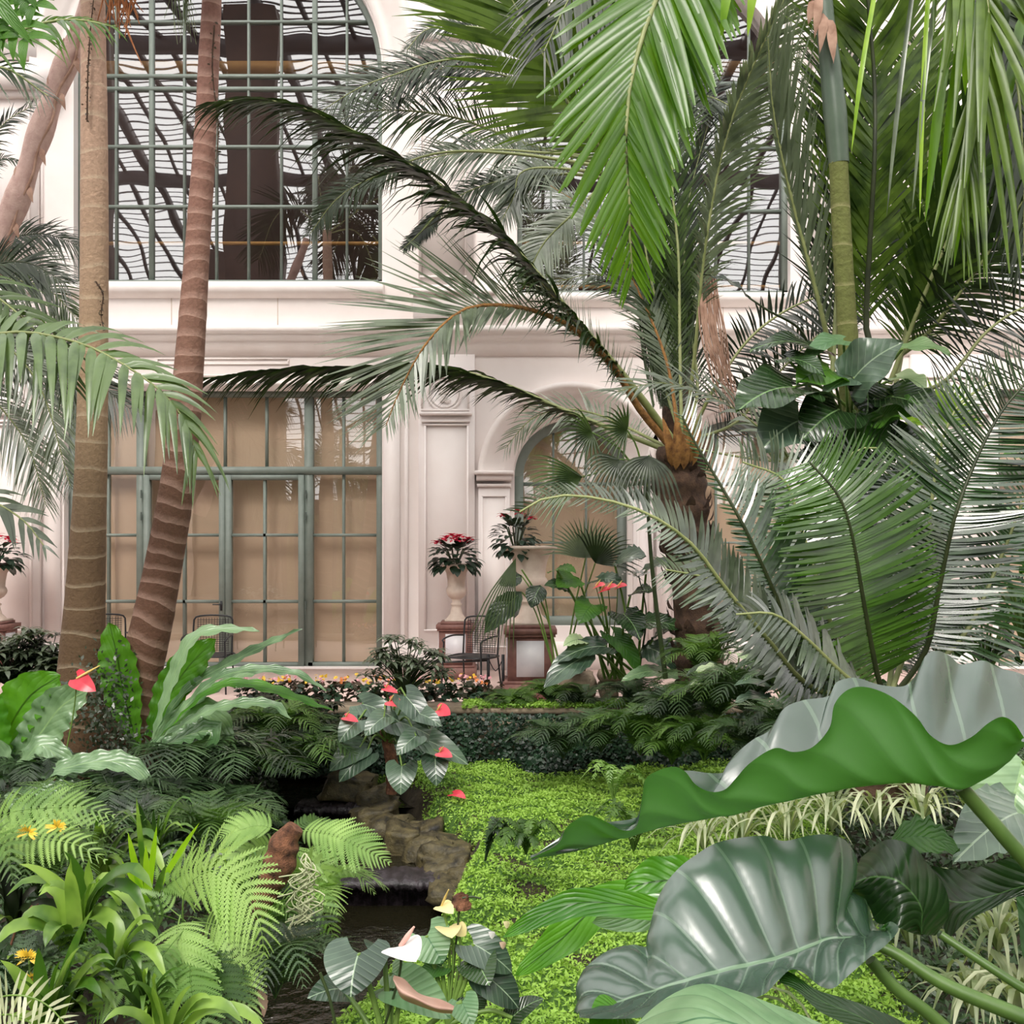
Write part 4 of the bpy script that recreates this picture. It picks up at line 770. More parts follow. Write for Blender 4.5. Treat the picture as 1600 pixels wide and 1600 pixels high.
# ---------------------------------------------------------------- big date palm in the middle
Yc = 10.6; p = thing('date_palm', 'large date palm with fibrous dark trunk and golden frond bases right of the urns', 'palm', P(1088, 1060, Yc))
m = MB(); q = np.random.default_rng(12); pts = PP((1095, 1085, Yc), (1090, 980, Yc), (1080, 900, Yc), (1068, 820, Yc), (1062, 760, Yc), (1064, 700, Yc)); c = tube(m, pts, [px_r(78, Yc), px_r(70, Yc), px_r(62, Yc), px_r(74, Yc), px_r(84, Yc), px_r(70, Yc)], 18, 70, ring=lambda L: 1+.08*np.sin(L*22)); obj('trunk', m, M['bark'], p)
m = MB()
for i in range(120):
    k = q.integers(2, 66); a = q.uniform(0, 6.28); r = px_r(72, Yc); b = c[k]+A(math.cos(a)*r, math.sin(a)*r, 0); leaf(m, b, b+A(math.cos(a)*.07, math.sin(a)*.07, .13), A(math.cos(a), math.sin(a), .2), .05, 'lance', nu=4, nv=1)
obj('leaf_stub', m, M['bark'], p)['kind'] = 'stuff'
m = MB()
for i, (a, b, c_) in enumerate(((1050, 700, -26), (1060, 690, -8), (1072, 690, 8), (1080, 700, 22), (1056, 705, -2), (1068, 704, 4))): leaf(m, P(a, b+30, Yc-.25), P(a+c_*.6, b-50, Yc-.3), A(0, -1, .2), .045, 'lance', nu=8, nv=2, cup=.5)
obj('golden_base', m, M['gold'], p, label='golden-orange overlapping frond bases')
cy = 690
FR = [ # path (px,py,dY), length, half width, n, mat, angles, extra
 (((1052, 690, 0), (985, 600, -.3), (900, 500, -.8), (800, 385, -1.2), (700, 300, -1.5), (600, 232, -1.7), (500, 180, -1.8), (420, 157, -1.9), (335, 160, -1.9)), .75, .024, 170, 'palm', (34, 18), dict(N=(.25, -.35, .9), droop=.6, lift=.05, twist=.65, t0=.16, sides=(1, 1), rr=(.04, .005))),
 (((1050, 700, 0), (1000, 640, -.2), (955, 570, -.5), (890, 510, -.9), (820, 482, -1.2), (745, 478, -1.5), (700, 500, -1.7), (660, 545, -1.8), (625, 610, -1.8), (603, 665, -1.8)), 1.0, .017, 120, 'palmg', (60, 30), dict(N=(.2, -.9, .4), droop=.05, t0=.18, prf=(.3, .3, .35, .4, .55, .85, 1, 1, .85, .6, .3), sides=(.5, 1.0), rr=(.04, .004))),
 (((1045, 705, 0), (960, 672, .2), (880, 640, .4), (800, 605, .5), (730, 582, .6), (660, 572, .6), (560, 573, .6), (450, 577, .6), (310, 592, .6)), .6, .02, 150, 'palm', (30, 15), dict(N=(.1, -.1, 1), droop=.5, lift=0, twist=.8, t0=.15, rr=(.03, .004))),
 (((1045, 700, 0), (940, 650, .8), (880, 640, .9), (830, 655, 1), (790, 700, 1)), .35, .012, 46, 'palmg', (60, 30), dict(N=(.1, -.9, .4), droop=.2)),
 (((1060, 680, 0), (1040, 560, .2), (985, 430, .4), (930, 340, .6), (860, 290, .8)), .55, .014, 90, 'palmg', (40, 25), dict(N=(.1, -.9, .4), droop=.2, t0=.1)),
 (((1062, 680, 0), (1040, 540, .3), (1010, 400, .4), (990, 250, .5), (950, 120, .6)), .55, .014, 90, 'palm', (35, 22), dict(N=(.1, -.9, .3), droop=.15)),
 (((1065, 680, 0), (1062, 540, .2), (1060, 400, .3), (1050, 250, .4), (1080, 100, .6), (1100, -60, .6)), .62, .014, 100, 'palm', (35, 22), dict(N=(.1, -.9, .3), droop=.15)),
 (((1070, 680, 0), (1085, 560, -.2), (1100, 400, -.4), (1128, 240, -.6), (1165, 130, -.8), (1225, 0, -1.1), (1280, -110, -1.3)), .68, .018, 110, 'palmg', (38, 25), dict(N=(.3, -.9, .2), droop=.35, t0=.25, sides=(.5, 1.1), rr=(.022, .005))),
 (((1075, 690, 0), (1120, 600, -.2), (1180, 520, -.2), (1260, 470, -.2), (1350, 455, -.2), (1440, 480, -.2)), .42, .013, 70, 'palmd', (70, 40), dict(N=(.1, -.9, .3), droop=.3)),
 (((1075, 690, 0), (1150, 660, .2), (1200, 600, .2), (1270, 530, .2), (1340, 480, .3)), .45, .013, 60, 'palmd', (70, 40), dict(N=(.1, -.9, .3), droop=.1)),
 (((1065, 690, 0), (1060, 600, .5), (1020, 480, .8), (940, 430, .9), (870, 440, 1)), .5, .012, 70, 'palmg', (50, 30), dict(N=(.1, -.9, .3), droop=.3)),
 (((1070, 690, 0), (1090, 600, .4), (1070, 460, .6), (1075, 320, .8), (1110, 180, .9)), .6, .013, 90, 'palmd', (30, 20), dict(N=(.1, -.9, .3), droop=.2)),
 (((1065, 690, 0), (1030, 560, .5), (1030, 420, .7), (1040, 260, .8)), .55, .013, 80, 'palmd', (32, 20), dict(N=(.1, -.9, .3), droop=.2)),
 (((1075, 700, -.2), (1225, 720, -2.4), (1170, 655, -2.7), (1100, 615, -2.8), (1030, 598, -2.9), (965, 612, -3)), .5, .017, 44, 'palmg', (48, 20), dict(N=(.25, -.7, .65), droop=.25, t0=.42, prf=(1, 1, .9, .8, .7, .5), lift=.25, sides=(.7, 1.1), rr=(.012, .004))),
]
for i, (pt, L_, w_, n_, mt, an, kw) in enumerate(FR):
    frond(p, [P(a, b, Yc+d) for a, b, d in pt], n_, L_, w_, mt, 'gold' if i in (1, 4) else 'rachis', ang=an, seed=60+i, **kw)
m = MB(); q = np.random.default_rng(14)
for i in range(30): x0 = q.uniform(1090, 1120); tube(m, PP((x0, q.uniform(420, 470), Yc-.3), (x0+q.uniform(5, 18), 530, Yc-.35), (q.uniform(1128, 1152), q.uniform(590, 660), Yc-.3)), [.009, .004], 4, 9)
obj('dead_frond', m, M['fibre'], p, label='dry pinkish-brown dead frond hanging down')
m = MB(); q = np.random.default_rng(15)
for i in range(130):
    x0 = q.uniform(1000, 1080); y0 = q.uniform(400, 480); tube(m, PP((x0, y0, Yc+.5), (x0+q.uniform(-10, 10), y0+70, Yc+.5), (1040+(x0-1040)*.5, 620+q.uniform(-20, 20), Yc+.3)), [.009, .004], 4, 6)
obj('old_leaflets', m, M['palm'], p)['kind'] = 'stuff'
# second date palm behind, upper middle
Ye = 12.6; p = thing('date_palm', 'date palm behind, with short dark fronds arching over the tall window', 'palm', P(985, 1000, Ye))
palm_trunk(p, PP((1085, 1050, Ye), (1062, 700, Ye), (1045, 500, Ye), (970, 260, Ye)), [.2, .18, .15], 'bark')
F2 = [(((940, 250), (860, 235), (806, 219), (712, 184), (619, 172), (556, 178), (510, 200)), .62, 'palm'), (((930, 200), (850, 140), (760, 112), (681, 108), (634, 122), (612, 150)), .62, 'palmd'), (((900, 160), (780, 95), (690, 95), (616, 117), (560, 138), (500, 175)), .6, 'palmd'),
 (((940, 260), (890, 243), (838, 238), (775, 234), (712, 239), (640, 256)), .5, 'palmg'), (((950, 280), (890, 272), (831, 278), (790, 281), (744, 294), (705, 312)), .36, 'palmd'), (((940, 270), (850, 262), (812, 272), (803, 306), (781, 350)), .32, 'palmg'), (((700, 300), (690, 325), (660, 360), (631, 388)), .15, 'palmd'),
 (((940, 260), (800, 240), (680, 240), (575, 281), (525, 312), (484, 366)), .3, 'palmd'), (((900, 150), (800, 60), (712, 40), (665, 47), (636, 78)), .26, 'palmd'), (((950, 280), (900, 330), (850, 380), (820, 440)), .4, 'palmg'), (((960, 260), (900, 100), (860, 20), (840, -80)), .6, 'palmg'), (((960, 260), (1020, 180), (1100, 150), (1180, 190)), .5, 'palmd'), (((960, 260), (940, 140), (930, 20), (960, -80)), .6, 'palmg')]
for i, (pt, L_, mt) in enumerate(F2): frond(p, [P(a, b, Ye-.1*i) for a, b in pt], 78, L_, .013, mt, 'rachis', ang=(62, 38), N=(.05, -.9, .45), droop=.3, seed=90+i, rr=(.022, .004), t0=.25 if i != 7 else .55)
# coconut-like fronds at the top centre
Yg = 7.2; p = thing('coconut_palm', 'palm with slim green ringed trunk and blue-green crownshaft, broad fronds overhead', 'palm', P(1335, 1090, Yg))
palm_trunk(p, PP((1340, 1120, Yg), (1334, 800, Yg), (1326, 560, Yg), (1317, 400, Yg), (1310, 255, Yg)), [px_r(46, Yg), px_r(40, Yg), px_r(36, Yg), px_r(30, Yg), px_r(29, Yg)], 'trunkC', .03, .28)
m = MB(); tube(m, PP((1311, 256, Yg), (1305, 180, Yg), (1297, 100, Yg), (1290, 40, Yg), (1283, -60, Yg), (1280, -130, Yg)), [px_r(31, Yg), px_r(36, Yg), px_r(32, Yg), px_r(28, Yg), px_r(26, Yg), px_r(22, Yg)], 16, 40); obj('crownshaft', m, M['shaft'], p)
m = MB()
for a, b, c_, d in ((1278, -10, 1272, 62), (1290, 30, 1308, 70), (1286, 20, 1280, 85), (1270, 0, 1262, 40), (1295, 40, 1302, 100)): leaf(m, P(a, b, Yg-.12), P(c_, d, Yg-.14), A(0, -1, 0), .03, 'lance', nu=6, nv=1, rip=.3)
obj('husk', m, M['fibre'], p, label='torn brown husk on the crownshaft')
CP = [ # hero hanging frond first
 (((1284, -130, 0), (1180, -170, -.8), (1090, -120, -1.4), (1025, 0, -1.7), (1000, 72, -1.75), (984, 134, -1.8), (978, 219, -1.8), (983, 312, -1.8), (984, 375, -1.75), (988, 425, -1.7)), .66, .03, 58, 'palmb', (48, 26), dict(N=(-.1, -1, .1), droop=.1, t0=.34, prf=(.8, .95, 1, 1, .95, .85, .7, .5, .28), lift=-.12, rr=(.03, .005), fold=.45, seg=6, blunt=True, jit=.07)),
 (((1284, -130, 0), (1150, -200, -.5), (1080, -150, -.9), (1070, -60, -1), (1065, 40, -1), (1060, 160, -1)), .55, .022, 40, 'palmb', (40, 20), dict(N=(-.1, -1, .1), droop=.1, t0=.3, fold=.4, blunt=True, prf=(1, 1, 1, .8, .5))),
 (((1360, 540, .5), (1353, 500, .5), (1359, 375, .4), (1366, 250, .3), (1366, 125, .3), (1356, 0, .2), (1350, -120, .1)), .85, .02, 100, 'palmo', (42, 35), dict(N=(0, -1, 0), droop=.05, lift=.0, t0=.06, prf=(.35, .8, .95, 1, 1, 1, .9, .8), rmat='rachisd', rr=(.022, .01))),
 (((1300, 560, .6), (1275, 453, .5), (1234, 297, .4), (1209, 175, .3), (1200, 60, .2)), .7, .014, 80, 'palmg', (30, 24), dict(N=(-.6, -.8, 0), droop=-.02, sides=(.1, 1.05), t0=.1, lift=.1)),
 (((950, 260, 2.2), (925, 210, 2), (880, 150, 1.8), (853, 94, 1.6), (800, 0, 1.5), (760, -90, 1.4)), .95, .024, 90, 'palmo', (50, 36), dict(N=(0, -1, .1), droop=.1, t0=.05, sides=(1.15, .8))),
 (((960, 260, 2.2), (960, 150, 2), (950, 60, 1.8), (930, -60, 1.6)), .8, .018, 60, 'palmg', (40, 25), dict(N=(0, -1, .1), droop=.2, t0=.05)),
 (((1400, 560, .8), (1450, 520, .6), (1520, 430, .4), (1587, 331, .2), (1640, 260, 0)), .55, .014, 60, 'palmd', (60, 40), dict(N=(0, -1, .1), droop=.35, t0=.1)),
 (((1390, 600, .6), (1440, 470, .5), (1500, 330, .4), (1560, 200, .3), (1640, 60, .2)), .85, .028, 80, 'palmo', (40, 28), dict(N=(0, -1, .1), droop=.25, t0=.15)),
 (((1284, -130, 0), (1420, -170, -.8), (1520, -60, -1.2), (1580, 80, -1.4), (1598, 240, -1.5), (1600, 400, -1.5)), .55, .016, 60, 'palmd', (40, 24), dict(N=(0, -1, .1), droop=.3, t0=.3)),
 (((1284, -130, 0), (1400, -190, .3), (1500, -120, .6), (1600, 20, .8), (1660, 120, .9)), .7, .016, 60, 'palmd', (60, 40), dict(N=(0, -1, .2), droop=.6, t0=.2)),
 (((1284, -130, 0), (1360, -220, -.6), (1450, -190, -1.3), (1520, -90, -1.7), (1545, 30, -1.8), (1540, 130, -1.8), (1520, 230, -1.8), (1500, 330, -1.8)), .62, .022, 34, 'palmo', (30, 14), dict(N=(0, -1, .1), droop=.6, t0=.3, fold=.4, blunt=True)),
 (((1284, -130, 0), (1250, -230, -.2), (1150, -260, -.3), (1000, -160, -.4), (900, -20, -.5), (850, 80, -.6)), .65, .018, 60, 'palmd', (50, 30), dict(N=(0, -1, .3), droop=.4, t0=.15)),
 (((1300, 600, .5), (1310, 420, .8), (1330, 240, 1.0), (1300, 60, 1.1)), .75, .016, 80, 'palmd', (45, 30), dict(N=(0, -1, .1), droop=.1, t0=.1)),
 (((1400, 600, 1), (1430, 430, 1.2), (1450, 240, 1.4), (1430, 60, 1.5)), .85, .024, 80, 'palmo', (50, 35), dict(N=(0, -1, .1), droop=.2, t0=.1)),
 (((1380, 620, .4), (1470, 600, .2), (1540, 520, .2), (1600, 480, .2), (1660, 470, .2)), .5, .008, 34, 'palmd', (80, 60), dict(N=(0, -1, .1), droop=.2, t0=.25)),
]
for i, (pt, L_, w_, n_, mt, an, kw) in enumerate(CP): frond(p, [P(a, b, Yg+d) for a, b, d in pt], n_, L_, w_, mt, kw.pop('rmat', 'rachis'), ang=an, seed=130+i, **kw)
for i, (x0, y0, x1, y1, mt) in enumerate(((1450, 20, 1425, 330, 'palmg'), (1415, 10, 1385, 340, 'palmg'), (1435, 0, 1437, 345, 'palmy'), (1350, 60, 1330, 240, 'palmy'), (1480, 20, 1445, 350, 'palmb'), (1500, 40, 1470, 300, 'palmb'), (1530, 60, 1490, 420, 'palmb'), (1560, 60, 1500, 400, 'palmo'), (1135, -20, 1126, 66, 'palmy'), (1175, -20, 1168, 58, 'palmy'), (1510, 90, 1520, 180, 'palmb'), (1495, 80, 1508, 150, 'palmy'), (1575, 120, 1560, 250, 'palmb'))):
    m = MB(); strapw = .012 if i < 4 else .026; leaf(m, P(x0+20, y0-90, 5.6), P(x1, y1, 5.5), A(0, -1, .05), strapw, 'strap', nu=14, nv=1, cup=.4, mid=[P((x0+x1)/2+6, (y0+y1)/2-40, 5.45)]); obj('hanging_leaflet', m, M[mt], p)
# thin stem with one leaf crossing the wall below the right window
p = thing('trailing_vine', 'thin bent stem with a narrow leaf below the right upper window', 'vine', P(1265, 530, 8.4)); m = MB(); tube(m, PP((1265, 540, 8.4), (1245, 510, 8.3), (1200, 485, 8.2), (1170, 465, 8.2)), [.012, .007], 6); obj('stem', m, M['stemd'], p)
m = MB(); leaf(m, P(1172, 467, 8.2), P(1098, 430, 8.2), A(0, -.5, .9), .05, 'oval', nu=10, rip=.3); obj('leaf', m, M['big'], p)
# ---------------------------------------------------------------- right side: philodendron, cycad, elephant ears
Yp = 7.0; p = thing('climbing_philodendron', 'clump of large glossy heart-shaped leaves around the slim green trunk', 'plant', P(1340, 760, Yp))
rt = P(1330, 860, Yp+.3); m = MB(); tube(m, [P(1345, 1040, Yp+.4), rt, P(1335, 640, Yp+.2), P(1330, 560, Yp+.1)], [.035, .03, .02], 8, 20); obj('stem', m, M['stem'], p)
PH = [((1240, 605), (1150, 645), .24, 'big', (.1, -.55, .85)), ((1285, 618), (1195, 632), .12, 'anth', (.1, -.3, .95)), ((1255, 655), (1188, 705), .23, 'anth', (-.2, -.9, .5)), ((1275, 545), (1172, 548), .13, 'big', (0, -.5, .8)), ((1318, 532), (1255, 562), .1, 'anthp', (.3, -.4, .9)), ((1335, 590), (1412, 535), .2, 'anth', (-.5, -.7, .4)), ((1410, 545), (1485, 555), .13, 'varieg', (0, -.5, .9)), ((1360, 590), (1285, 618), .16, 'anth', (0, -.4, .9)), ((1350, 600), (1355, 645), .2, 'big', (.1, -.9, .2)), ((1400, 590), (1448, 610), .13, 'varieg', (.1, -.6, .8)), ((1395, 620), (1468, 660), .2, 'big', (.2, -.7, .6)), ((1310, 640), (1250, 690), .2, 'big', (-.1, -.9, .5)), ((1300, 580), (1245, 600), .18, 'bigb', (-.1, -.7, .6)), ((1340, 660), (1400, 720), .24, 'bigb', (.2, -.9, .4)), ((1320, 680), (1260, 740), .24, 'big', (.1, -.95, .3)), ((1380, 650), (1440, 640), .16, 'bigb', (.1, -.7, .6)), ((1230, 560), (1290, 590), .1, 'big', (0, -.6, .8)), ((1370, 700), (1450, 690), .18, 'big', (.1, -.8, .6)), ((1290, 700), (1340, 760), .25, 'big', (.1, -.9, .3)), ((1390, 740), (1440, 790), .25, 'big', (.1, -.9, .3))]
for i, (a, b, w_, mt, up) in enumerate(PH):
    d = -.3+.06*(i % 5); stalk_leaf(p, P(1330, 640+(i*37) % 160, Yp+.2), P(*a, Yp+d), P(*b, Yp+d-.15), up, w_, mt, 'heart', .009, rip=.12, ripn=2, ph=i, nu=12, bend=.1, lobe=.22)
p = thing('fan_palm', 'bright lime fan palm leaf standing behind the philodendron clump', 'palm', P(1470, 760, 8.2)); m = MB(); c = P(1462, 660, 8.2)
for k in range(22): a = math.radians(-5+k*9); leaf(m, c, c+A(math.cos(a), -.08, math.sin(a))*.36, A(0, -1, 0), .02, 'lance', nu=6, nv=1, cup=.5)
o = obj('fan_leaf', m, M['palmy'], p); m = MB(); tube(m, [P(1470, 900, 8.3), c], [.012], 6); obj('stalk', m, M['stem'], o)
# cycad
Yy = 5.4; p = thing('cycad', 'big cycad with stiff silvery-green fronds fanning out behind the elephant ear leaves', 'plant', P(1390, 1110, Yy))
m = MB(); tube(m, [P(1385, 1230, Yy+.1), P(1385, 1120, Yy), P(1385, 1075, Yy)], [.2, .17, .08], 14, 16, ring=lambda L: 1+.07*np.sin(L*60)); obj('trunk', m, M['bark'], p)
CY = [ (((1385, 1090, 0), (1371, 1055, -.1), (1352, 957, -.3), (1332, 840, -.45), (1310, 775, -.5), (1265, 722, -.5)), .36, .0105, 89, 'cycadb', (88, 72), dict(N=(0, -1, .1), droop=.12, sides=(1, 1.05), prf=(.5, .85, 1, 1, 1, 1, .8, .5), rmat='rachisd')),
 (((1395, 1090, 0), (1446, 1017, -.1), (1469, 912, -.2), (1491, 811, -.3), (1520, 730, -.3), (1560, 650, -.3), (1605, 595, -.3)), .36, .0105, 95, 'cycad', (88, 62), dict(N=(-.1, -1, .1), droop=.1, sides=(1, .9), prf=(.5, .8, 1, 1, 1, .9, .6), rmat='rachisd')),
 (((1390, 1090, 0), (1440, 930, .15), (1459, 756, .2), (1475, 681, .2), (1500, 631, .2), (1548, 598, .2)), .3, .0115, 78, 'cycads', (82, 55), dict(N=(-.3, -1, .3), droop=.15, sides=(1, .6))),
 (((1380, 1090, 0), (1262, 1040, -.2), (1214, 935, -.3), (1166, 830, -.4), (1120, 748, -.4), (1085, 690, -.4), (1066, 650, -.4)), .25, .011, 74, 'cycad', (75, 48), dict(N=(.15, -.9, .4), droop=.12, sides=(.5, 1.3), prf=(.5, .9, 1, 1, .9, .6, .45, .4), rmat='rachisd')),
 (((1380, 1095, 0), (1270, 1075, -.2), (1200, 1000, -.4), (1130, 915, -.6), (1080, 850, -.7), (1010, 802, -.8), (930, 778, -.8), (860, 776, -.8), (812, 800, -.8)), .25, .0115, 91, 'cycads', (72, 50), dict(N=(.1, -.85, .55), droop=.1, sides=(.8, .9), prf=(.4, .9, 1, 1, .9, .7, .5, .4, .3))),
 (((1382, 1090, 0), (1310, 1000, .1), (1275, 900, .1), (1250, 820, .1), (1225, 750, .1), (1160, 722, .1)), .34, .0105, 84, 'cycads', (88, 70), dict(N=(.1, -1, .2), droop=.12)),
 (((1384, 1090, 0), (1330, 1010, .25), (1310, 900, .3), (1290, 800, .3), (1330, 710, .3), (1370, 700, .3)), .36, .0105, 78, 'cycad', (88, 70), dict(N=(0, -1, .2), droop=.1)),
 (((1388, 1090, 0), (1400, 980, .3), (1408, 860, .35), (1415, 770, .35), (1430, 700, .35)), .32, .0105, 72, 'cycadb', (88, 65), dict(N=(0, -1, .2), droop=.1)),
 (((1385, 1095, 0), (1300, 1080, .2), (1230, 1010, .2), (1165, 940, .2), (1110, 905, .2), (1040, 890, .2)), .25, .0105, 72, 'cycads', (80, 50), dict(N=(.1, -.9, .4), droop=.2)),
 (((1390, 1095, 0), (1500, 1000, .1), (1560, 880, .2), (1600, 780, .2), (1640, 700, .2)), .3, .0105, 72, 'cycad', (80, 60), dict(N=(0, -1, .2), droop=.2)),
 (((1383, 1095, 0), (1325, 1060, -.3), (1262, 1000, -.5), (1210, 960, -.6), (1150, 960, -.6)), .2, .01, 40, 'cycads', (80, 55), dict(N=(.1, -.8, .6), droop=.2)) ]
for i, (pt, L_, w_, n_, mt, an, kw) in enumerate(CY): frond(p, [P(a, b, Yy+d) for a, b, d in pt], n_, L_, w_, mt, kw.pop('rmat', 'rachis'), ang=an, seed=170+i, seg=4, jit=.07, rr=(.016, .005), t0=kw.pop('t0', .12), lift=kw.pop('lift', .12), blunt=True, roll=-.55, tipcurl=.18, **kw)
# elephant ear leaves
def resamp(pts, n): return spline([P(*a) for a in pts], n)
def sheet(m, rows, nu=90, nv=10, quilt=0, vn=11, vs=1.6):
    """surface through several long curves given as pixel + depth polylines; u runs along, v across (-1..1)"""
    C = [resamp(r, nu) for r in rows]; vt = np.linspace(0, len(C)-1, nv*(len(C)-1)+1); k = len(C); out = []
    for v in vt:
        i = int(min(v, k-2)); t = v-i; a = C[max(i-1, 0)] if i > 0 else 2*C[0]-C[1]; b, c = C[i], C[i+1]; d = C[i+2] if i+2 < k else 2*C[-1]-C[-2]
        out.append(.5*((2*b)+(-a+c)*t+(2*a-5*b+4*c-d)*t*t+(-a+3*b-3*c+d)*t**3)*1.0)
    V = np.stack(out, 1); vv = np.linspace(-1, 1, len(vt))
    if quilt:
        uu = np.linspace(1, 0, nu)[:, None]; f = np.abs(((uu*vn-np.abs(vv)[None]*vs) % 1)-.5); Nn = nrm(np.cross(np.gradient(V, axis=0), np.gradient(V, axis=1))); V = V+Nn*(quilt*np.sin(np.pi*f)*np.minimum(1, np.abs(vv)[None]*5)*np.minimum(1, (1-np.abs(vv)[None])*6))[..., None]
    uv = np.stack(np.broadcast_arrays(np.linspace(1, 0, nu)[:, None], vv[None]), -1); m.grid(V, uv)
p = thing('elephant_ear', 'huge elephant ear plant at the lower right with a leaf showing its bright underside', 'plant', P(1720, 1620, 3.0))
front = [(830, 1341), (871, 1319), (885, 1293), (907, 1277), (924, 1274), (947, 1284), (975, 1298), (995, 1290), (1003, 1248), (1009, 1217), (1031, 1203), (1054, 1198), (1071, 1206), (1087, 1226), (1110, 1237), (1132, 1234), (1149, 1217), (1172, 1192), (1210, 1169), (1240, 1175), (1270, 1167), (1296, 1137), (1304, 1100), (1326, 1077), (1356, 1074), (1394, 1089), (1431, 1119), (1454, 1149), (1484, 1164), (1517, 1152), (1544, 1130), (1566, 1120), (1585, 1130), (1602, 1156)]
mid_ = [(830, 1342), (870, 1336), (920, 1325), (1000, 1302), (1060, 1288), (1120, 1277), (1200, 1258), (1300, 1236), (1400, 1224), (1460, 1226), (1500, 1230), (1530, 1222), (1565, 1200), (1604, 1160)]
back = [(830, 1340), (890, 1300), (950, 1285), (998, 1275), (1020, 1235), (1050, 1210), (1075, 1204), (1110, 1208), (1135, 1205), (1146, 1182), (1176, 1156), (1202, 1141), (1225, 1107), (1255, 1094), (1296, 1087), (1307, 1066), (1337, 1059), (1375, 1070), (1412, 1072), (1431, 1055), (1446, 1025), (1465, 1017), (1484, 1025), (1502, 1038), (1536, 1032), (1562, 1044), (1600, 1055), (1650, 1090), (1680, 1150)]
m = MB(); Yv = 3.0
zf = lambda L, y0, y1: [(a, b, y0+(y1-y0)*i/(len(L)-1)) for i, (a, b) in enumerate(L)]
bk = zf(back, Yv-.25, Yv+.45)
sheet(m, [zf(front, Yv-.3, Yv-.12), zf(mid_, Yv-.25, Yv+.0), bk], 220, 14, quilt=.008)
# the sheet's faces: upper side towards the back margin
o = obj('leaf', m, M['aloc'], p, label='large wavy leaf seen from below with silvery upper side folded up')
bpy_me = o.data; bpy_me.flip_normals()
m = MB(); tube(m, PP((1500, 1228, Yv-.02), (1530, 1262, Yv), (1570, 1308, Yv), (1640, 1400, Yv), (1730, 1620, Yv)), [.02, .022, .026, .03], 10, 30); obj('petiole', m, M['petiole'], o)
for i, (e) in enumerate((((1300, 1236), (1270, 1168)), ((1400, 1224), (1300, 1110)), ((1500, 1228), (1454, 1152)), ((1500, 1228), (1560, 1125)), ((1200, 1258), (1050, 1205)))): pass
# lower leaf, glossy upper side
up_ = [(905, 1583), (902, 1544), (910, 1518), (933, 1496), (958, 1482), (989, 1476), (1012, 1478), (1016, 1445), (1026, 1409), (1040, 1381), (1062, 1355), (1087, 1336), (1115, 1319), (1149, 1310), (1195, 1306), (1225, 1314), (1262, 1306), (1292, 1304), (1322, 1314), (1340, 1349), (1325, 1386), (1355, 1409), (1362, 1446), (1372, 1462)]
md_ = [(905, 1586), (945, 1572), (1009, 1552), (1079, 1530), (1140, 1514), (1200, 1501), (1231, 1491), (1265, 1478), (1295, 1467), (1336, 1465), (1376, 1466)]
lo_ = [(905, 1590), (940, 1592), (1000, 1590), (1050, 1578), (1090, 1566), (1130, 1560), (1170, 1560), (1195, 1553), (1216, 1532), (1236, 1515), (1257, 1521), (1280, 1540), (1302, 1544), (1325, 1525), (1355, 1499), (1385, 1476), (1404, 1452), (1392, 1440), (1377, 1448)]
m = MB(); Yw = 2.75
sheet(m, [zf(up_, Yw-.05, Yw+.5), zf(md_, Yw-.2, Yw+.25), zf(lo_, Yw-.35, Yw+.1)], 220, 14, quilt=-.014)
o = obj('leaf', m, M['aloc'], p, label='broad glossy dark leaf reflecting the grey sky, bottom right')
m = MB(); tube(m, PP((1345, 1468, Yw+.28), (1400, 1490, Yw+.25), (1480, 1540, Yw+.2), (1600, 1590, Yw+.15), (1720, 1640, Yw+.1)), [.014, .02, .024], 10, 24); obj('petiole', m, M['petiole'], o)
# curled dark leaf behind it
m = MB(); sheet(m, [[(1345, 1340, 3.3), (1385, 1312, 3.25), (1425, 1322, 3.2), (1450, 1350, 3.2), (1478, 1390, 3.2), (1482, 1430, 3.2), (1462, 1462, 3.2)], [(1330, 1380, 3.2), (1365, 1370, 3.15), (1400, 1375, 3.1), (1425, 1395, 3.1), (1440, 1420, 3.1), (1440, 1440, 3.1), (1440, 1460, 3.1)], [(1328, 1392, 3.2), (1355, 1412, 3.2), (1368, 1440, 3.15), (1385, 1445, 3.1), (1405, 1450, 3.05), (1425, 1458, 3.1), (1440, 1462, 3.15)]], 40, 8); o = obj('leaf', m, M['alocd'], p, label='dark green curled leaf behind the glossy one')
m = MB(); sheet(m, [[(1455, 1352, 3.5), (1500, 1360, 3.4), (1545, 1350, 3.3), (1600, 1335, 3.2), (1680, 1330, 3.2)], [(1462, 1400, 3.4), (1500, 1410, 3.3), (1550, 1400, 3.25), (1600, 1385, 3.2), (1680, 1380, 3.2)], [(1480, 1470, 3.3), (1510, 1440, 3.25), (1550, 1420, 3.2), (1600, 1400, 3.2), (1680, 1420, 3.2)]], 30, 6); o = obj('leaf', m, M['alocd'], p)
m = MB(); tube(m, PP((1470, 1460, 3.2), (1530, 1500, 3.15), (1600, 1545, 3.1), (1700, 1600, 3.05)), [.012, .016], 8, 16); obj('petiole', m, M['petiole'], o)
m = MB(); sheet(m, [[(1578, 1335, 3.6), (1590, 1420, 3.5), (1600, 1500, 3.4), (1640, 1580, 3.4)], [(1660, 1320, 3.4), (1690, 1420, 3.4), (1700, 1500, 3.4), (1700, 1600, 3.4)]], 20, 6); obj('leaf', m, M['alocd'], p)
m = MB(); leaf(m, P(1590, 1270, 3.9), P(1490, 1348, 3.7), A(0, -.6, .8), .14, 'heart', nu=12, rip=.1); obj('leaf', m, M['anth'], p)
m = MB(); leaf(m, P(1390, 1315, 3.6), P(1500, 1330, 3.5), A(0, -.6, .8), .08, 'oval', nu=12, rip=.2, arch=.2); obj('leaf', m, M['bigb'], p)
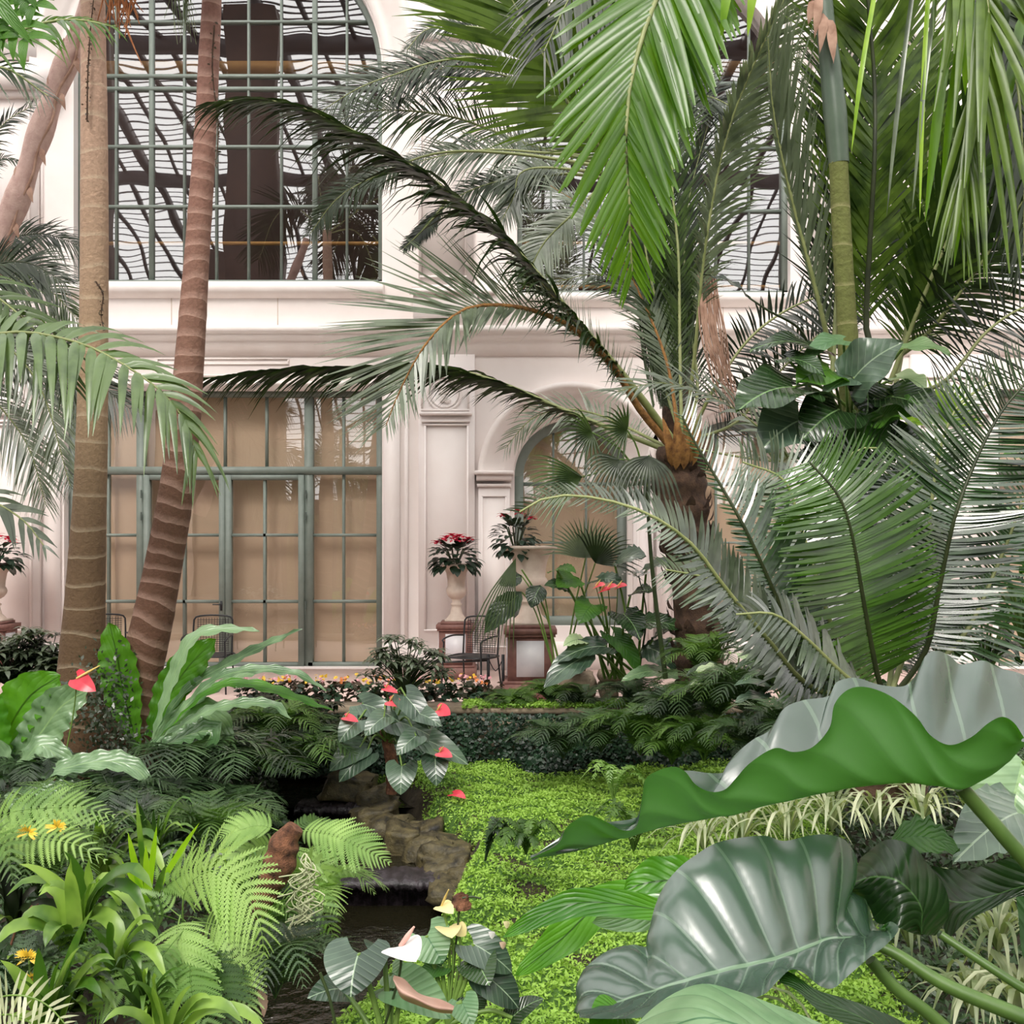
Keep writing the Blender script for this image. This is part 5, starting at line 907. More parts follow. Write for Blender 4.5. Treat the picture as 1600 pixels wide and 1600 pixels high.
m = MB(); leaf(m, P(1600, 1190, 4.2), P(1560, 1320, 4.1), A(-.2, -.9, .3), .24, 'heart', nu=14, rip=.08); o = obj('leaf', m, M['nestp'], p, label='pale bright leaf at the right edge below the huge wavy leaf')
m = MB(); tube(m, [P(1600, 1190, 4.2), P(1680, 1300, 4)], [.014], 8); obj('petiole', m, M['stem'], o)
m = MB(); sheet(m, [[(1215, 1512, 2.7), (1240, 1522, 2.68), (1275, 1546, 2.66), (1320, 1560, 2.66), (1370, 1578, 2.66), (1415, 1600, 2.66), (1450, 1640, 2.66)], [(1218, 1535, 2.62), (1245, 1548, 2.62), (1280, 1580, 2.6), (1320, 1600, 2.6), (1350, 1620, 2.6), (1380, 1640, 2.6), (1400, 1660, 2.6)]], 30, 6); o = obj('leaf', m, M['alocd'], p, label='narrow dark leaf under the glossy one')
m = MB(); tube(m, PP((1360, 1500, 2.9), (1400, 1545, 2.9), (1470, 1600, 2.9), (1560, 1700, 2.9)), [.016, .02], 8, 12); obj('petiole', m, M['petiole'], o)
m = MB(); sheet(m, [[(985, 1610, 2.35), (1020, 1575, 2.35), (1059, 1549, 2.35), (1101, 1537, 2.35), (1150, 1548, 2.35), (1200, 1566, 2.35), (1290, 1602, 2.35), (1380, 1650, 2.35)], [(985, 1630, 2.25), (1020, 1620, 2.25), (1059, 1600, 2.22), (1101, 1590, 2.2), (1150, 1600, 2.2), (1200, 1620, 2.2), (1290, 1640, 2.2), (1350, 1690, 2.2)], [(990, 1650, 2.15), (1020, 1650, 2.15), (1059, 1650, 2.15), (1101, 1660, 2.15), (1150, 1660, 2.15), (1200, 1680, 2.15), (1290, 1700, 2.15), (1350, 1720, 2.15)]], 40, 6); o = obj('leaf', m, M['anthp'], p, label='pale green leaf with a light rim cut by the bottom edge')
m = MB(); leaf(m, P(985, 1590, 2.6), P(920, 1605, 2.5), A(0, -.5, .8), .06, 'oval'); obj('leaf', m, M['nest'], p)
# long bird's nest leaves left of the elephant ear
p = thing('birds_nest_fern', "bright green bird's nest fern leaves poking out left of the glossy elephant ear", 'fern', P(1130, 1480, 4.0)); base = P(1140, 1450, 4.0)
for i, (pts, W, mt) in enumerate(((((1140, 1400), (1000, 1402), (930, 1420), (880, 1465), (805, 1525)), .075, 'nest'), (((1140, 1380), (1080, 1375), (1020, 1378), (975, 1390)), .09, 'nest'), (((1140, 1420), (1040, 1420), (990, 1432), (925, 1442)), .06, 'nestp'), (((1140, 1440), (940, 1410), (860, 1425), (785, 1465)), .05, 'nest'))):
    q = [P(a, b, 4.0-.1*i) for a, b in pts]; m = MB(); leaf(m, q[0], q[-1], A(0, -.9, .5), W, 'nest', nu=24, nv=3, mid=q[1:-1], rip=.15, ripn=4, cup=.2, ph=i); obj('leaf', m, M[mt], p)
# silvery leaves at the right edge
p = thing('broad_leaf_plant', 'plant with silvery broad leaves at the right edge, level with the urns', 'plant', P(1640, 1050, 6.5))
for a, b, W, mt in (((1600, 805), (1535, 822), .09, 'anthp'), ((1610, 830), (1560, 850), .1, 'anth'), ((1620, 780), (1600, 890), .1, 'bigb'), ((1600, 720), (1565, 712), .04, 'bigb')): stalk_leaf(p, P(1640, 1000, 6.5), P(*a, 6.2), P(*b, 6.1), (0, -.7, .7), W, mt, 'oval', nu=12, rip=.15)
# ---------------------------------------------------------------- middle distance behind the moss
def bush(name, label, cat, c, pts, mat, W, L, kind, seed, root=None, n=None, up=(0, -.6, .8), group=None, droop=.4):
    """plant with individual leaves given as (px,py,dx,dy) from its stem"""
    p = thing(name, label, cat, c, group); m = MB()
    return p
# anthurium behind the stream: long grey-green leaves, coral spathes
Yn = 9.6; p = thing('anthurium', 'tall anthurium with grey-green arrow leaves and coral spathes behind the stream', 'flower', P(612, 1230, Yn))
m = MB(); tube(m, PP((612, 1240, Yn), (612, 1190, Yn), (600, 1140, Yn)), [.05, .06, .04], 10, 16, ring=lambda L: 1+.1*np.sin(L*60)); obj('stem', m, M['bark2'], p)
AL = [((636, 1095), (622, 1128), (688, 1160), .14), ((570, 1100), (566, 1100), (624, 1128), .12), ((643, 1160), (645, 1148), (732, 1195), .13), ((560, 1170), (562, 1168), (515, 1205), .12), ((570, 1175), (572, 1178), (530, 1222), .12), ((628, 1196), (628, 1197), (626, 1242), .14), ((680, 1190), (680, 1185), (682, 1228), .12), ((545, 1130), (560, 1125), (530, 1160), .12), ((640, 1100), (634, 1088), (672, 1140), .12), ((655, 1155), (650, 1150), (620, 1180), .1), ((600, 1110), (600, 1120), (570, 1150), .1), ((655, 1120), (655, 1115), (690, 1135), .09)]
for i, (_, b, t, W) in enumerate(AL): stalk_leaf(p, P(606, 1160, Yn), P(*b, Yn-.25-.03*i), P(*t, Yn-.35-.03*i), (0, -.8, .6), W, 'anth', 'heart', .008, bend=.3, lobe=.25)
for i, (x_, y_) in enumerate(((617, 1098), (610, 1078), (692, 1112), (548, 1123), (695, 1178))):
    W = (.06, .035, .075, .04, .055)[i]; spathe(p, P(606, 1160, Yn), P(x_-8, y_-3, Yn-.5), P(x_+12, y_+5, Yn-.55), (0, -.7, .7), W, 'spathe_red', P(x_-2, y_-12, Yn-.55))
tag(obj('fallen_spathe', (lambda m: (leaf(m, P(708, 1240, 9.2), P(728, 1248, 9.1), A(0, -.5, .8), .05, 'heart', nu=8), m)[1])(MB()), M['spathe_red']), 'single red spathe lying on the moss right of the anthurium', 'flower')
# leafy shrub before the terrace
def whorl_shrub(label, cx, cy, Y, R, H, n, mat, seed, ll=.11, group=None, zmin=0):
    q = np.random.default_rng(seed); c = P(cx, cy, Y); p = thing('leafy_shrub', label, 'shrub', c, group); m = MB(); st = MB()
    for i in range(n):
        a = q.uniform(0, 6.28); r = R*math.sqrt(q.uniform(0, 1)); z = H*(1-.5*(r/R)**2)*q.uniform(.45, 1); t = c+A(math.cos(a)*r, math.sin(a)*r*.7, z); tube(st, [c, c+(t-c)*.5+A(0, 0, .05), t], [.008, .004], 4, 6)
        for k in range(8): b = k*.785+i; d = A(math.cos(b), math.sin(b), q.uniform(-.5, .2)); leaf(m, t, t+d*ll, A(0, 0, 1), ll*.17, 'oval', nu=4, nv=1, arch=.15)
    obj('foliage', m, M[mat], p); obj('stem', st, M['stemd'], p)
whorl_shrub('airy whorled-leaf shrub in front of the tall door window, beside the smaller pedestal', 632, 1085, 10.6, .42, .62, 64, 'palmg', 5, .13)
# plants around the urns on the right
Yo = 11.2; p = thing('anthurium', 'anthurium with pink-red spathes and large green leaves right of the bigger urn', 'flower', P(950, 1060, Yo))
LV = [((905, 905), (870, 918), .2, 'bigb'), ((935, 905), (975, 915), .16, 'anth'), ((925, 945), (905, 975), .2, 'bigb'), ((960, 880), (1010, 870), .22, 'anth'), ((870, 890), (900, 895), .12, 'bigb'), ((975, 960), (1000, 1000), .22, 'big'), ((1005, 1010), (1060, 1045), .28, 'anth'), ((960, 995), (1000, 1055), .16, 'bigb'), ((945, 1010), (870, 1035), .18, 'anth'), ((930, 1020), (850, 1075), .2, 'anth'), ((1010, 890), (1060, 880), .14, 'anth'), ((1000, 975), (1070, 985), .2, 'big'), ((890, 925), (850, 915), .13, 'big'), ((1020, 1000), (1050, 985), .2, 'big'), ((910, 1000), (880, 1010), .12, 'varieg'), ((985, 930), (1020, 925), .15, 'big'), ((1030, 1050), (970, 1065), .12, 'nestp'), ((1040, 1055), (1100, 1070), .12, 'nestp')]
for i, (b, t, W, mt) in enumerate(LV): stalk_leaf(p, P(945+(i*17) % 60, 1060, Yo), P(*b, Yo-.3-.04*(i % 6)), P(*t, Yo-.5-.04*(i % 6)), (.1, -.6, .8), W*.8, mt, 'heart' if i % 3 else 'oval', .012, rip=.1, bend=.05)
for i, (x_, y_) in enumerate(((938, 914), (946, 921), (957, 916), (972, 915))): spathe(p, P(950, 1040, Yo), P(x_-7, y_+2, Yo-.8), P(x_+8, y_, Yo-.85), (0, -.5, .9), .06, 'spathe_red', P(x_, y_-8, Yo-.85))
p = thing('white_flower_plant', 'slim plant with a small white flower head near the arched window', 'flower', P(995, 1040, 10.9)); m = MB(); tube(m, PP((1000, 1040, 10.9), (1010, 960, 10.8), (998, 900, 10.7)), [.012, .006], 5); obj('stem', m, M['stemd'], p)
m = MB(); q = np.random.default_rng(3); n = 40; scatter_leaves(m, P(996, 895, 10.7)+q.normal(0, 1, (n, 3))*A(.05, .04, .015), np.tile(A(0, -.5, 1), (n, 1)), .04, q, aspect=.8); obj('blossom', m, M['spathe_white'], p)
def fan(p, c, R, a0, a1, n, mat, droop=.3, root=None, w=.02):
    m = MB(); c = A(*c)
    for k in range(n):
        a = math.radians(a0+(a1-a0)*k/(n-1)); d = A(math.cos(a), -.25, math.sin(a)); leaf(m, c, c+d*R+A(0, 0, -droop*R), A(0, -1, .3), w, 'lance', nu=8, nv=1, cup=.6, mid=[c+d*R*.6])
    o = obj('fan_leaf', m, M[mat], p)
    if root is not None: m = MB(); tube(m, [root, (A(*root)+c)/2+A(0, 0, .1), c], [.012, .008], 6); obj('stalk', m, M['stem'], o)
p = thing('fan_palm', 'small fan palm with drooping grey-green fans at the foot of the date palm crown', 'palm', P(1040, 1040, 10.2))
m = MB(); tube(m, PP((1040, 1060, 10.3), (1020, 900, 10.2), (1010, 760, 10.1)), [.025, .015], 8); obj('trunk', m, M['stemd'], p)
fan(p, P(968, 718, 9.8), .36, 170, 330, 17, 'palmg', .45, P(1010, 760, 10.1), .014); fan(p, P(1014, 712, 9.7), .38, 200, 320, 15, 'palmg', .5, P(1010, 760, 10.1), .014); fan(p, P(925, 676, 9.9), .34, 120, 290, 16, 'palm', .2, P(1010, 760, 10.1), .012); fan(p, P(910, 745, 10.2), .55, 150, 235, 16, 'palmv', .15, P(1010, 760, 10.1), .012); fan(p, P(980, 672, 9.9), .32, 90, 260, 16, 'palm', .2, P(1010, 760, 10.1), .012)
p = thing('fan_palm', 'fan palm hanging its fingers in front of the urns, left of the larger urn', 'palm', P(860, 1050, 11.9)); m = MB(); tube(m, PP((880, 1060, 12.2), (850, 950, 12), (815, 890, 11.9)), [.015, .01], 6); obj('trunk', m, M['stem'], p)
fan(p, P(806, 872, 11.8), .88, 234, 268, 11, 'palm', .2, w=.008); fan(p, P(915, 872, 11.5), .5, 10, 170, 26, 'palmg', .12, P(880, 1060, 12.1), .014); fan(p, P(930, 880, 11.3), .5, -10, 120, 18, 'palmd', .2, P(880, 1060, 12.1), .012)
p = thing('broad_leaf_plant', 'dark broad leaf hanging between the two urns', 'plant', P(850, 1040, 12))
for b, t, W in (((815, 925), (757, 990), .14), ((815, 900), (780, 915), .1), ((845, 915), (830, 950), .12)): stalk_leaf(p, P(870, 1060, 12), P(*b, 11.9), P(*t, 11.8), (-.2, -.9, .3), W, 'big', 'oval', rip=.15)
# foliage on the right in the shade
q = np.random.default_rng(77)
SH = [('dark strappy shrub in the shade at the right, under the silvery leaves', 1540, 1060, 6.8, 16, .32, .45, 'big'), ('shaded broad-leaved plant between cycad and right edge', 1480, 1040, 7.6, 14, .35, .5, 'big'), ('variegated broad-leaved plant behind the ferns below the date palm trunk', 1150, 1090, 8.6, 14, .3, .35, 'varieg'), ('dark aroid clump behind the cycad stem', 1230, 1110, 7.6, 14, .34, .4, 'anth'), ('low dark leafy plant right of the stacked stones', 1060, 1130, 9.6, 14, .35, .3, 'big'), ('broad-leaved plant hidden low behind the cycad fronds', 1330, 1090, 8, 14, .45, .5, 'big'), ('leafy plant at the right edge above the huge wavy leaf', 1600, 1010, 6.2, 14, .3, .45, 'bigb')]
for i, (lb, x_, y_, Y_, n_, R_, H_, mt) in enumerate(SH):
    c = P(x_, y_, Y_); p = thing('broad_leaf_plant', lb, 'plant', c); q = np.random.default_rng(200+i)
    for k in range(n_+6):
        a = k*2.4; r = R_*q.uniform(.4, 1); h = H_*q.uniform(.2, 1.1); b = c+A(math.cos(a)*r*.6, math.sin(a)*r*.6, h); t = b+A(math.cos(a)*.26, math.sin(a)*.26-.05, q.uniform(-.12, .02)); stalk_leaf(p, c, b, t, (0, -.3, .9), q.uniform(.05, .09), mt if k % 3 else 'big', 'oval' if k % 2 else 'heart', .006, rip=.15, nu=8, bend=.1)
# ferns: middle right
FE = [(880, 1185, 9.9, .5, .3, 'fernd'), (940, 1175, 9.7, .5, .32, 'fernd'), (1000, 1180, 9.4, .55, .35, 'fern'), (1060, 1150, 9.0, .5, .35, 'fernd'), (1120, 1130, 8.7, .5, .4, 'fern'), (1170, 1130, 8.2, .5, .4, 'fernd'), (900, 1125, 11.25, .4, .3, 'fernd'), (1000, 1120, 10.6, .55, .3, 'fernd'), (1100, 1190, 8.4, .45, .3, 'fern'), (1180, 1200, 7.6, .4, .3, 'fernd'), (1050, 1195, 8.9, .4, .25, 'fern'), (1230, 1180, 7.0, .4, .3, 'fernd'), (1100, 1060, 9.9, .45, .35, 'fern'), (860, 1100, 11.4, .4, .2, 'fern'), (800, 1105, 11.2, .35, .15, 'fern')]
FL = ['feathery fern at the left end of the fern bank, touching the fig-covered wall', 'dark fern second from the fig-covered wall', 'pale spreading fern in the middle of the fern bank', 'dark fern under the shaded aroids right of the stones', 'light fern in front of the variegated plant', 'dark fern left below the cycad', 'fern on the wall top below the larger pedestal', 'fern on the wall top below the stacked stones', 'light fern right behind the moss edge', 'dark fern behind the long hump of the huge wavy leaf', 'small pale fern at the moss edge near the fern bank middle', 'dark fern just above the humps of the huge wavy leaf', 'fern arching in front of the date palm trunk foot', 'low green fern before the larger pedestal base', 'low tuft of fern on the wall top left of the larger pedestal']
for i, (x_, y_, Y_, R_, H_, mt) in enumerate(FE): fern_plant(FL[i], P(x_, y_, Y_), R_, H_, 15, mt, 300+i, 'ferns of the fern bank', pn=18, pl=.17, w=.022, m=8)
fern_plant('tufted sword fern growing out of the moss in the middle', P(822, 1335, 6.9), .22, .2, 11, 'fern', 340, bp=False, pl=.12, w=.011, ln=22, droop=.5)
fern_plant('thin dark fern standing on the moss near the stream rocks', P(758, 1345, 7.0), .18, .24, 8, 'fernd', 341, bp=False, pl=.12, w=.01, ln=20, a0=-.7, a1=1.2, droop=.5)
fern_plant('small fern under the tip of the huge wavy leaf', P(990, 1330, 6.6), .26, .26, 8, 'fern', 342, bp=False, pl=.11, w=.01, ln=20)
fern_plant('reddish-stemmed little fern at the back of the moss', P(958, 1250, 8.3), .3, .3, 8, 'fernl', 343, bp=False, pl=.1, w=.01, ln=20)
# variegated spider plants
def spider(label, x_, y_, Y_, n, R_, H_, seed): return rosette('spider_plant', label, 'plant', P(x_, y_, Y_), n, R_, H_, .009, 'spider', seed, 'variegated spider plants')
for i, (x_, y_, Y_, lb) in enumerate(((1100, 1330, 5.9, 'leftmost spider plant, beside the moss under the wavy leaf'), (1160, 1320, 5.7, 'spider plant second from the moss, under the wavy leaf'), (1230, 1310, 5.5, 'spider plant over the middle of the glossy elephant ear leaf'), (1300, 1300, 5.4, 'spider plant above the glossy leaf, left of its dark curl'), (1370, 1290, 5.3, 'spider plant under the joint of the huge wavy leaf, left side'), (1440, 1290, 5.2, 'spider plant under the joint of the huge wavy leaf, right side'), (1420, 1480, 3.9, 'spider plant between the two lower stalks of the elephant ear'), (1500, 1450, 3.8, 'spider plant right of the glossy leaf base'), (1560, 1490, 3.6, 'spider plant near the right edge, above the lowest stalk'), (1520, 1590, 3.5, 'spider plant cut by the bottom edge at the right'), (1590, 1590, 3.4, 'spider plant in the bottom right corner'), (1150, 1610, 3.0, 'spider plant peeping out under the glossy leaf at the bottom'), (1300, 1250, 6.0, 'spider plant hidden furthest back under the wavy leaf'))):
    spider(lb, x_, y_, Y_, 26, .36 if Y_ > 4.5 else .24, .2 if Y_ > 4.5 else .16, 400+i)
# ---------------------------------------------------------------- left side undergrowth
def nestfern(label, c, Y0, leaves, seed):
    p = thing('birds_nest_fern', label, 'fern', P(*c, Y0))
    for i, (pts, W, mt, up) in enumerate(leaves):
        d = .06*i; q = [P(a, b, Y0-(d if len(pts) < 9 else 0)) for a, b in pts]; m = MB(); leaf(m, q[0], q[-1], A(*up), W, 'nest', nu=26, nv=3, mid=q[1:-1], rip=.22, ripn=8, cup=.25, ph=i*1.7); obj('leaf', m, M[mt], p)
F_ = (0, -1, .2)
nestfern("bird's nest fern with broad upright leaves between and right of the two palm trunks", (232, 1180), 9.0, [
 (((215, 1170), (195, 1090), (182, 1020), (170, 972)), .17, 'nest', F_), (((232, 1150), (262, 1090), (296, 1040), (338, 998)), .16, 'nest', F_), (((235, 1160), (290, 1080), (370, 1030), (472, 982)), .06, 'nestp', (.1, -.6, .8)), (((235, 1165), (300, 1100), (370, 1060), (430, 1042)), .07, 'nestp', (.1, -.5, .8)),
 (((235, 1170), (280, 1125), (330, 1120), (355, 1200)), .13, 'nestp', (.3, -.8, .5)), (((240, 1160), (320, 1085), (390, 1070), (520, 1110)), .065, 'nest', (0, -.5, .9)), (((238, 1155), (270, 1060), (300, 1000), (340, 985), (405, 985)), .07, 'nestp', (0, -.6, .8)), (((235, 1175), (290, 1150), (330, 1145), (300, 1190)), .12, 'nestp', (0, -.6, .8)), (((240, 1160), (330, 1110), (420, 1100), (455, 1125)), .07, 'nestp', (0, -.5, .9)), (((240, 1160), (340, 1060), (450, 1050), (510, 1080)), .06, 'nestp', (0, -.5, .9))], 1)
nestfern("bird's nest fern with large leaves at the left edge in front of the straight trunk", (20, 1220), 8.3, [
 (((0, 1215), (10, 1150), (45, 1090), (95, 1055)), .2, 'nest', F_), (((10, 1210), (60, 1150), (95, 1105), (140, 1075)), .18, 'nestp', F_), (((0, 1220), (-20, 1120), (-40, 1060)), .18, 'nest', F_), (((20, 1215), (-10, 1180), (-40, 1230)), .14, 'nestp', F_), (((20, 1215), (40, 1200), (50, 1225), (45, 1260)), .12, 'nestp', F_), (((25, 1210), (60, 1165), (90, 1185), (118, 1235)), .1, 'nestp', (0, -.7, .7)),
 (((30, 1220), (90, 1205), (140, 1200), (170, 1225)), .1, 'nestp', (0, -.7, .7)), (((30, 1220), (150, 1190), (210, 1200), (238, 1235)), .09, 'nestp', (0, -.7, .7)), (((20, 1235), (60, 1235), (110, 1240), (148, 1262)), .09, 'nestp', (0, -.7, .7)), (((10, 1240), (30, 1260), (60, 1245), (92, 1275)), .1, 'nestp', (0, -.7, .7))], 2)
p = thing('anthurium', "red anthurium flower with yellow spadix standing before the straight left trunk", 'flower', P(90, 1230, 8.1))
spathe(p, P(92, 1230, 8.1), P(120, 1060, 8.0), P(150, 1080, 7.95), (-.1, -.9, .4), .075, 'spathe_red', P(156, 1040, 7.95), 'spadix')
stalk_leaf(p, P(92, 1230, 8.1), P(95, 1180, 8.2), P(120, 1215, 8.1), (0, -.7, .7), .08, 'anth')
# dark shrubs and ferns left of and between trunks
whorl_shrub('dark bushy plant at the left edge below the wall, beyond the straight trunk', 20, 1075, 10.4, .6, .6, 90, 'palmg', 31, .15); whorl_shrub('leafy shrub left of the foot of the straight trunk', 70, 1080, 10.6, .5, .55, 80, 'palmd', 32, .15); whorl_shrub('dark leafy mound behind the right-hand bird\'s nest fern', 440, 1130, 10.4, .6, .28, 80, 'palmd', 33, .12); whorl_shrub('dense low shrub between nest fern and grey anthurium', 520, 1170, 10.1, .45, .26, 80, 'palmd', 34, .12)
p = thing('orange_flower', 'pair of small orange flowers left of the grey anthurium', 'flower', P(510, 1200, 9.9)); m = MB()
tube(m, PP((512, 1200, 9.9), (508, 1175, 9.8), (505, 1162, 9.7)), [.006], 5); obj('stem', m, M['stem'], p)
for x_ in (503, 522):
    m = MB(); c = P(x_, 1160, 9.7)
    for k in range(5): a = k*1.256; leaf(m, c, c+A(math.cos(a)*.05, -.02, math.sin(a)*.035), A(0, -1, .3), .014, 'oval', nu=4, nv=1)
    obj('blossom', m, M['orange'], p)
FE = [(300, 1240, 8.6, .62, .42, 'fernd'), (370, 1230, 8.8, .6, .36, 'fernd'), (450, 1210, 9.2, .55, .3, 'fern'), (430, 1160, 9.8, .55, .3, 'fern'), (340, 1180, 9.6, .5, .3, 'fernd'), (250, 1290, 8.0, .5, .3, 'fernd'), (350, 1290, 8.1, .45, .25, 'fernd'), (480, 1200, 9.6, .45, .3, 'fernd'), (60, 1250, 8.1, .4, .3, 'fernd'), (180, 1280, 7.8, .4, .3, 'fernd')]
FL = ['dark glossy fern right of the leaning trunk foot', 'dark fern in front of the stream, second right of the leaning trunk', 'grey-green fern overhanging the upper stream', 'light fern among the shrubs behind the stream', "fern under the drooping bird's nest leaves", 'dark low fern below the grey creeper', 'dark low fern left of the upper slate ledge', 'fern next to the orange flowers', "dark fern under the left-edge bird's nest leaves", 'dark fern at the foot of the grey creeper, left']
for i, (x_, y_, Y_, R_, H_, mt) in enumerate(FE): fern_plant(FL[i], P(x_, y_, Y_), R_, H_, 15, mt, 500+i, 'dark ferns on the left', bp=(i in (3, 4)), pn=18, pl=.19, w=.02 if i in (3, 4) else .012, ln=26, m=8)
# ---------------------------------------------------------------- foreground left: tree ferns, strap plants
def tfern(label, root, fr, mat, seed, Y, group='lime tree ferns in the foreground', trunk=True):
    p = thing('tree_fern', label, 'fern', P(*root, Y), group)
    for i, (pts, L_, W, n_, Nn) in enumerate(fr):
        m = MB(); q = [P(a, b, Y+(c if c is not None else 0)) for a, b, c in pts]; bipin(m, q, n_, L_, W, N=Nn, seed=seed*10+i, m=13, t0=.2, droop=.15); obj('frond', m, M[mat if i % 3 != 2 else 'fern'], p)
    return p
U = (0, -.75, .65)
tfern('lime tree fern with the large fronds arching over the bottom left foreground', (300, 1440), [
 (((285, 1450, .2), (290, 1390, .1), (330, 1360, 0), (375, 1385, -.1), (405, 1440, -.2), (413, 1492, -.2)), .2, .021, 23, (-.3, -.8, .5)), (((282, 1430, .1), (278, 1450, 0), (278, 1490, -.1), (275, 1530, -.2), (272, 1568, -.25)), .2, .021, 22, (0, -.95, .3)),
 (((285, 1440, .1), (240, 1430, 0), (200, 1460, -.1), (165, 1500, -.2), (145, 1548, -.25)), .14, .019, 19, (.2, -.85, .5)), (((300, 1440, .2), (345, 1450, 0), (370, 1500, -.1), (385, 1550, -.2), (400, 1608, -.25)), .13, .019, 21, (0, -.9, .4)),
 (((290, 1440, .2), (250, 1400, .3), (280, 1370, .3), (330, 1345, .2)), .14, .019, 16, U), (((290, 1450, 0), (250, 1540, -.2), (230, 1570, -.3), (200, 1610, -.35)), .12, .019, 18, U), (((290, 1450, 0), (220, 1530, -.3), (170, 1560, -.4), (140, 1600, -.4)), .12, .019, 18, U), (((295, 1460, 0), (300, 1550, -.3), (320, 1590, -.4), (335, 1640, -.4)), .13, .019, 18, U), (((300, 1460, 0), (345, 1540, -.2), (350, 1580, -.3), (352, 1640, -.4)), .12, .019, 18, U)], 'fernl', 1, 4.3)
tfern('lime fern spreading in from the left edge above the yellow flowers', (-40, 1330), [
 (((-60, 1330, .1), (0, 1275, 0), (80, 1262, 0), (130, 1262, 0), (178, 1275, 0)), .14, .019, 21, U), (((-60, 1350, 0), (0, 1320, -.1), (60, 1310, -.2), (120, 1320, -.3), (165, 1345, -.3)), .13, .019, 19, U), (((-40, 1330, 0), (-20, 1310, -.2), (10, 1325, -.3), (20, 1380, -.4)), .12, .019, 14, U), (((-60, 1340, 0), (20, 1290, .3), (110, 1290, .4), (200, 1300, .5)), .14, .019, 19, U)], 'fernl', 2, 4.9)
tfern('lime fern with long fronds around the brown fern trunk stump', (448, 1300), [
 (((445, 1300, 0), (480, 1298, -.05), (520, 1305, -.1), (560, 1322, -.15), (608, 1348, -.2)), .13, .019, 21, (0, -.7, .8)), (((440, 1300, 0), (410, 1290, 0), (380, 1295, 0), (345, 1308, 0)), .12, .019, 16, (0, -.7, .8)), (((445, 1300, .1), (480, 1285, .2), (505, 1283, .3), (525, 1292, .3)), .07, .013, 16, (0, -.7, .8)), (((440, 1305, 0), (400, 1330, .1), (370, 1350, .1), (350, 1380, .1)), .12, .019, 16, (0, -.8, .6)), (((430, 1400, 0), (470, 1390, -.1), (500, 1420, -.2), (525, 1470, -.2)), .1, .019, 14, (0, -.9, .4)), (((430, 1400, 0), (450, 1420, -.1), (450, 1480, -.2), (440, 1530, -.2)), .12, .019, 16, (0, -.9, .4)), (((430, 1400, 0), (490, 1350, 0), (510, 1380, 0), (525, 1420, 0)), .09, .019, 14, (0, -.9, .4))], 'fernl', 3, 5.2)
p = thing('fern_stump', 'knobbly brown tree fern stump standing left of the lower pool', 'stump', P(418, 1410, 5.1)); m = MB(); tube(m, PP((405, 1430, 5.1), (418, 1390, 5.08), (436, 1350, 5.05), (446, 1315, 5.05), (462, 1292, 5.05)), [px_r(34, 5.1), px_r(38, 5.1), px_r(46, 5.1), px_r(52, 5.1), px_r(24, 5.1)], 16, 50, ring=lambda L: 1+.07*np.sin(L*70)+.05*np.sin(L*31)); obj('trunk', m, M['bark2'], p)
p = thing('hanging_moss', 'pale tangled hanging moss strand right of the brown stump', 'moss', P(478, 1330, 4.9)); m = MB(); q = np.random.default_rng(8)
for i in range(46):
    y0 = q.uniform(1325, 1450); x0 = 478+q.normal(0, 7)-(y0-1330)*.07; tube(m, PP((x0, y0, 4.55), (x0+q.normal(0, 12), y0+12, 4.53), (x0+q.normal(0, 10), y0+26, 4.53), (x0+q.normal(0, 14), y0+36, 4.55)), [.0035], 4, 9)
obj('strand', m, M['moss2'], p)['kind'] = 'stuff'
# strap-leaved plants
def straps(name, label, cat, root, Y, tips, W, mat, seed, group=None, rise=.3, up=(0, -.5, .8)):
    p = thing(name, label, cat, P(*root, Y), group); q = np.random.default_rng(seed)
    for i, t in enumerate(tips):
        m = MB(); strap(m, P(root[0]+q.uniform(-8, 8), root[1], Y), P(t[0], t[1], Y-.12+q.uniform(-.1, .05)), W*q.uniform(.85, 1.15), rise=t[2] if len(t) > 2 else rise, up=up); obj('leaf', m, M[mat if q.uniform() < .75 else 'strap'], p)
    return p
straps('upright_grass_plant', 'bright yellow-green upright blades in the middle of the left foreground', 'plant', (232, 1425), 4.7, [(213, 1245, 0), (200, 1300, 0), (228, 1320, .02), (245, 1290, 0), (312, 1285, .02), (260, 1350, .02), (190, 1345, .03)], .014, 'straply', 1, up=(0, -1, .1))
straps('strap_leaf_plant', 'strap-leaved clump in the left foreground with folded-over leaves', 'plant', (140, 1440), 4.4, [(88, 1452, .45), (10, 1400, .3), (60, 1395, .3), (175, 1400, .5), (100, 1330, .1), (190, 1420, .4), (50, 1470, .3), (225, 1460, .4), (140, 1340, .1), (30, 1350, .1), (200, 1480, .45), (160, 1500, .5)], .024, 'strap', 2)
straps('strap_leaf_plant', 'strap-leaved clump at the very bottom left corner, long pale blades', 'plant', (80, 1620), 3.8, [(95, 1500, .1), (125, 1480, .1), (30, 1530, .1), (160, 1560, .3), (10, 1600, .2), (60, 1480, .1), (180, 1500, .2), (145, 1420, .05), (0, 1500, .1)], .028, 'strap', 3)
straps('strap_leaf_plant', 'dark strap-leaved plant at the left edge below the lime fern', 'plant', (20, 1450), 4.9, [(0, 1340, .1), (60, 1380, .3), (-20, 1400, .3), (90, 1400, .3), (40, 1330, .1), (110, 1440, .3), (-10, 1450, .3), (70, 1480, .4)], .024, 'palmd', 4)
straps('strap_leaf_plant', 'silvery strap-leaved plant right behind the upright yellow-green blades', 'plant', (310, 1380), 5.6, [(290, 1330, .2), (330, 1320, .15), (350, 1335, .15), (370, 1322, .1), (280, 1350, .3), (250, 1345, .3), (385, 1345, .2), (300, 1315, .1)], .02, 'palmg', 5)
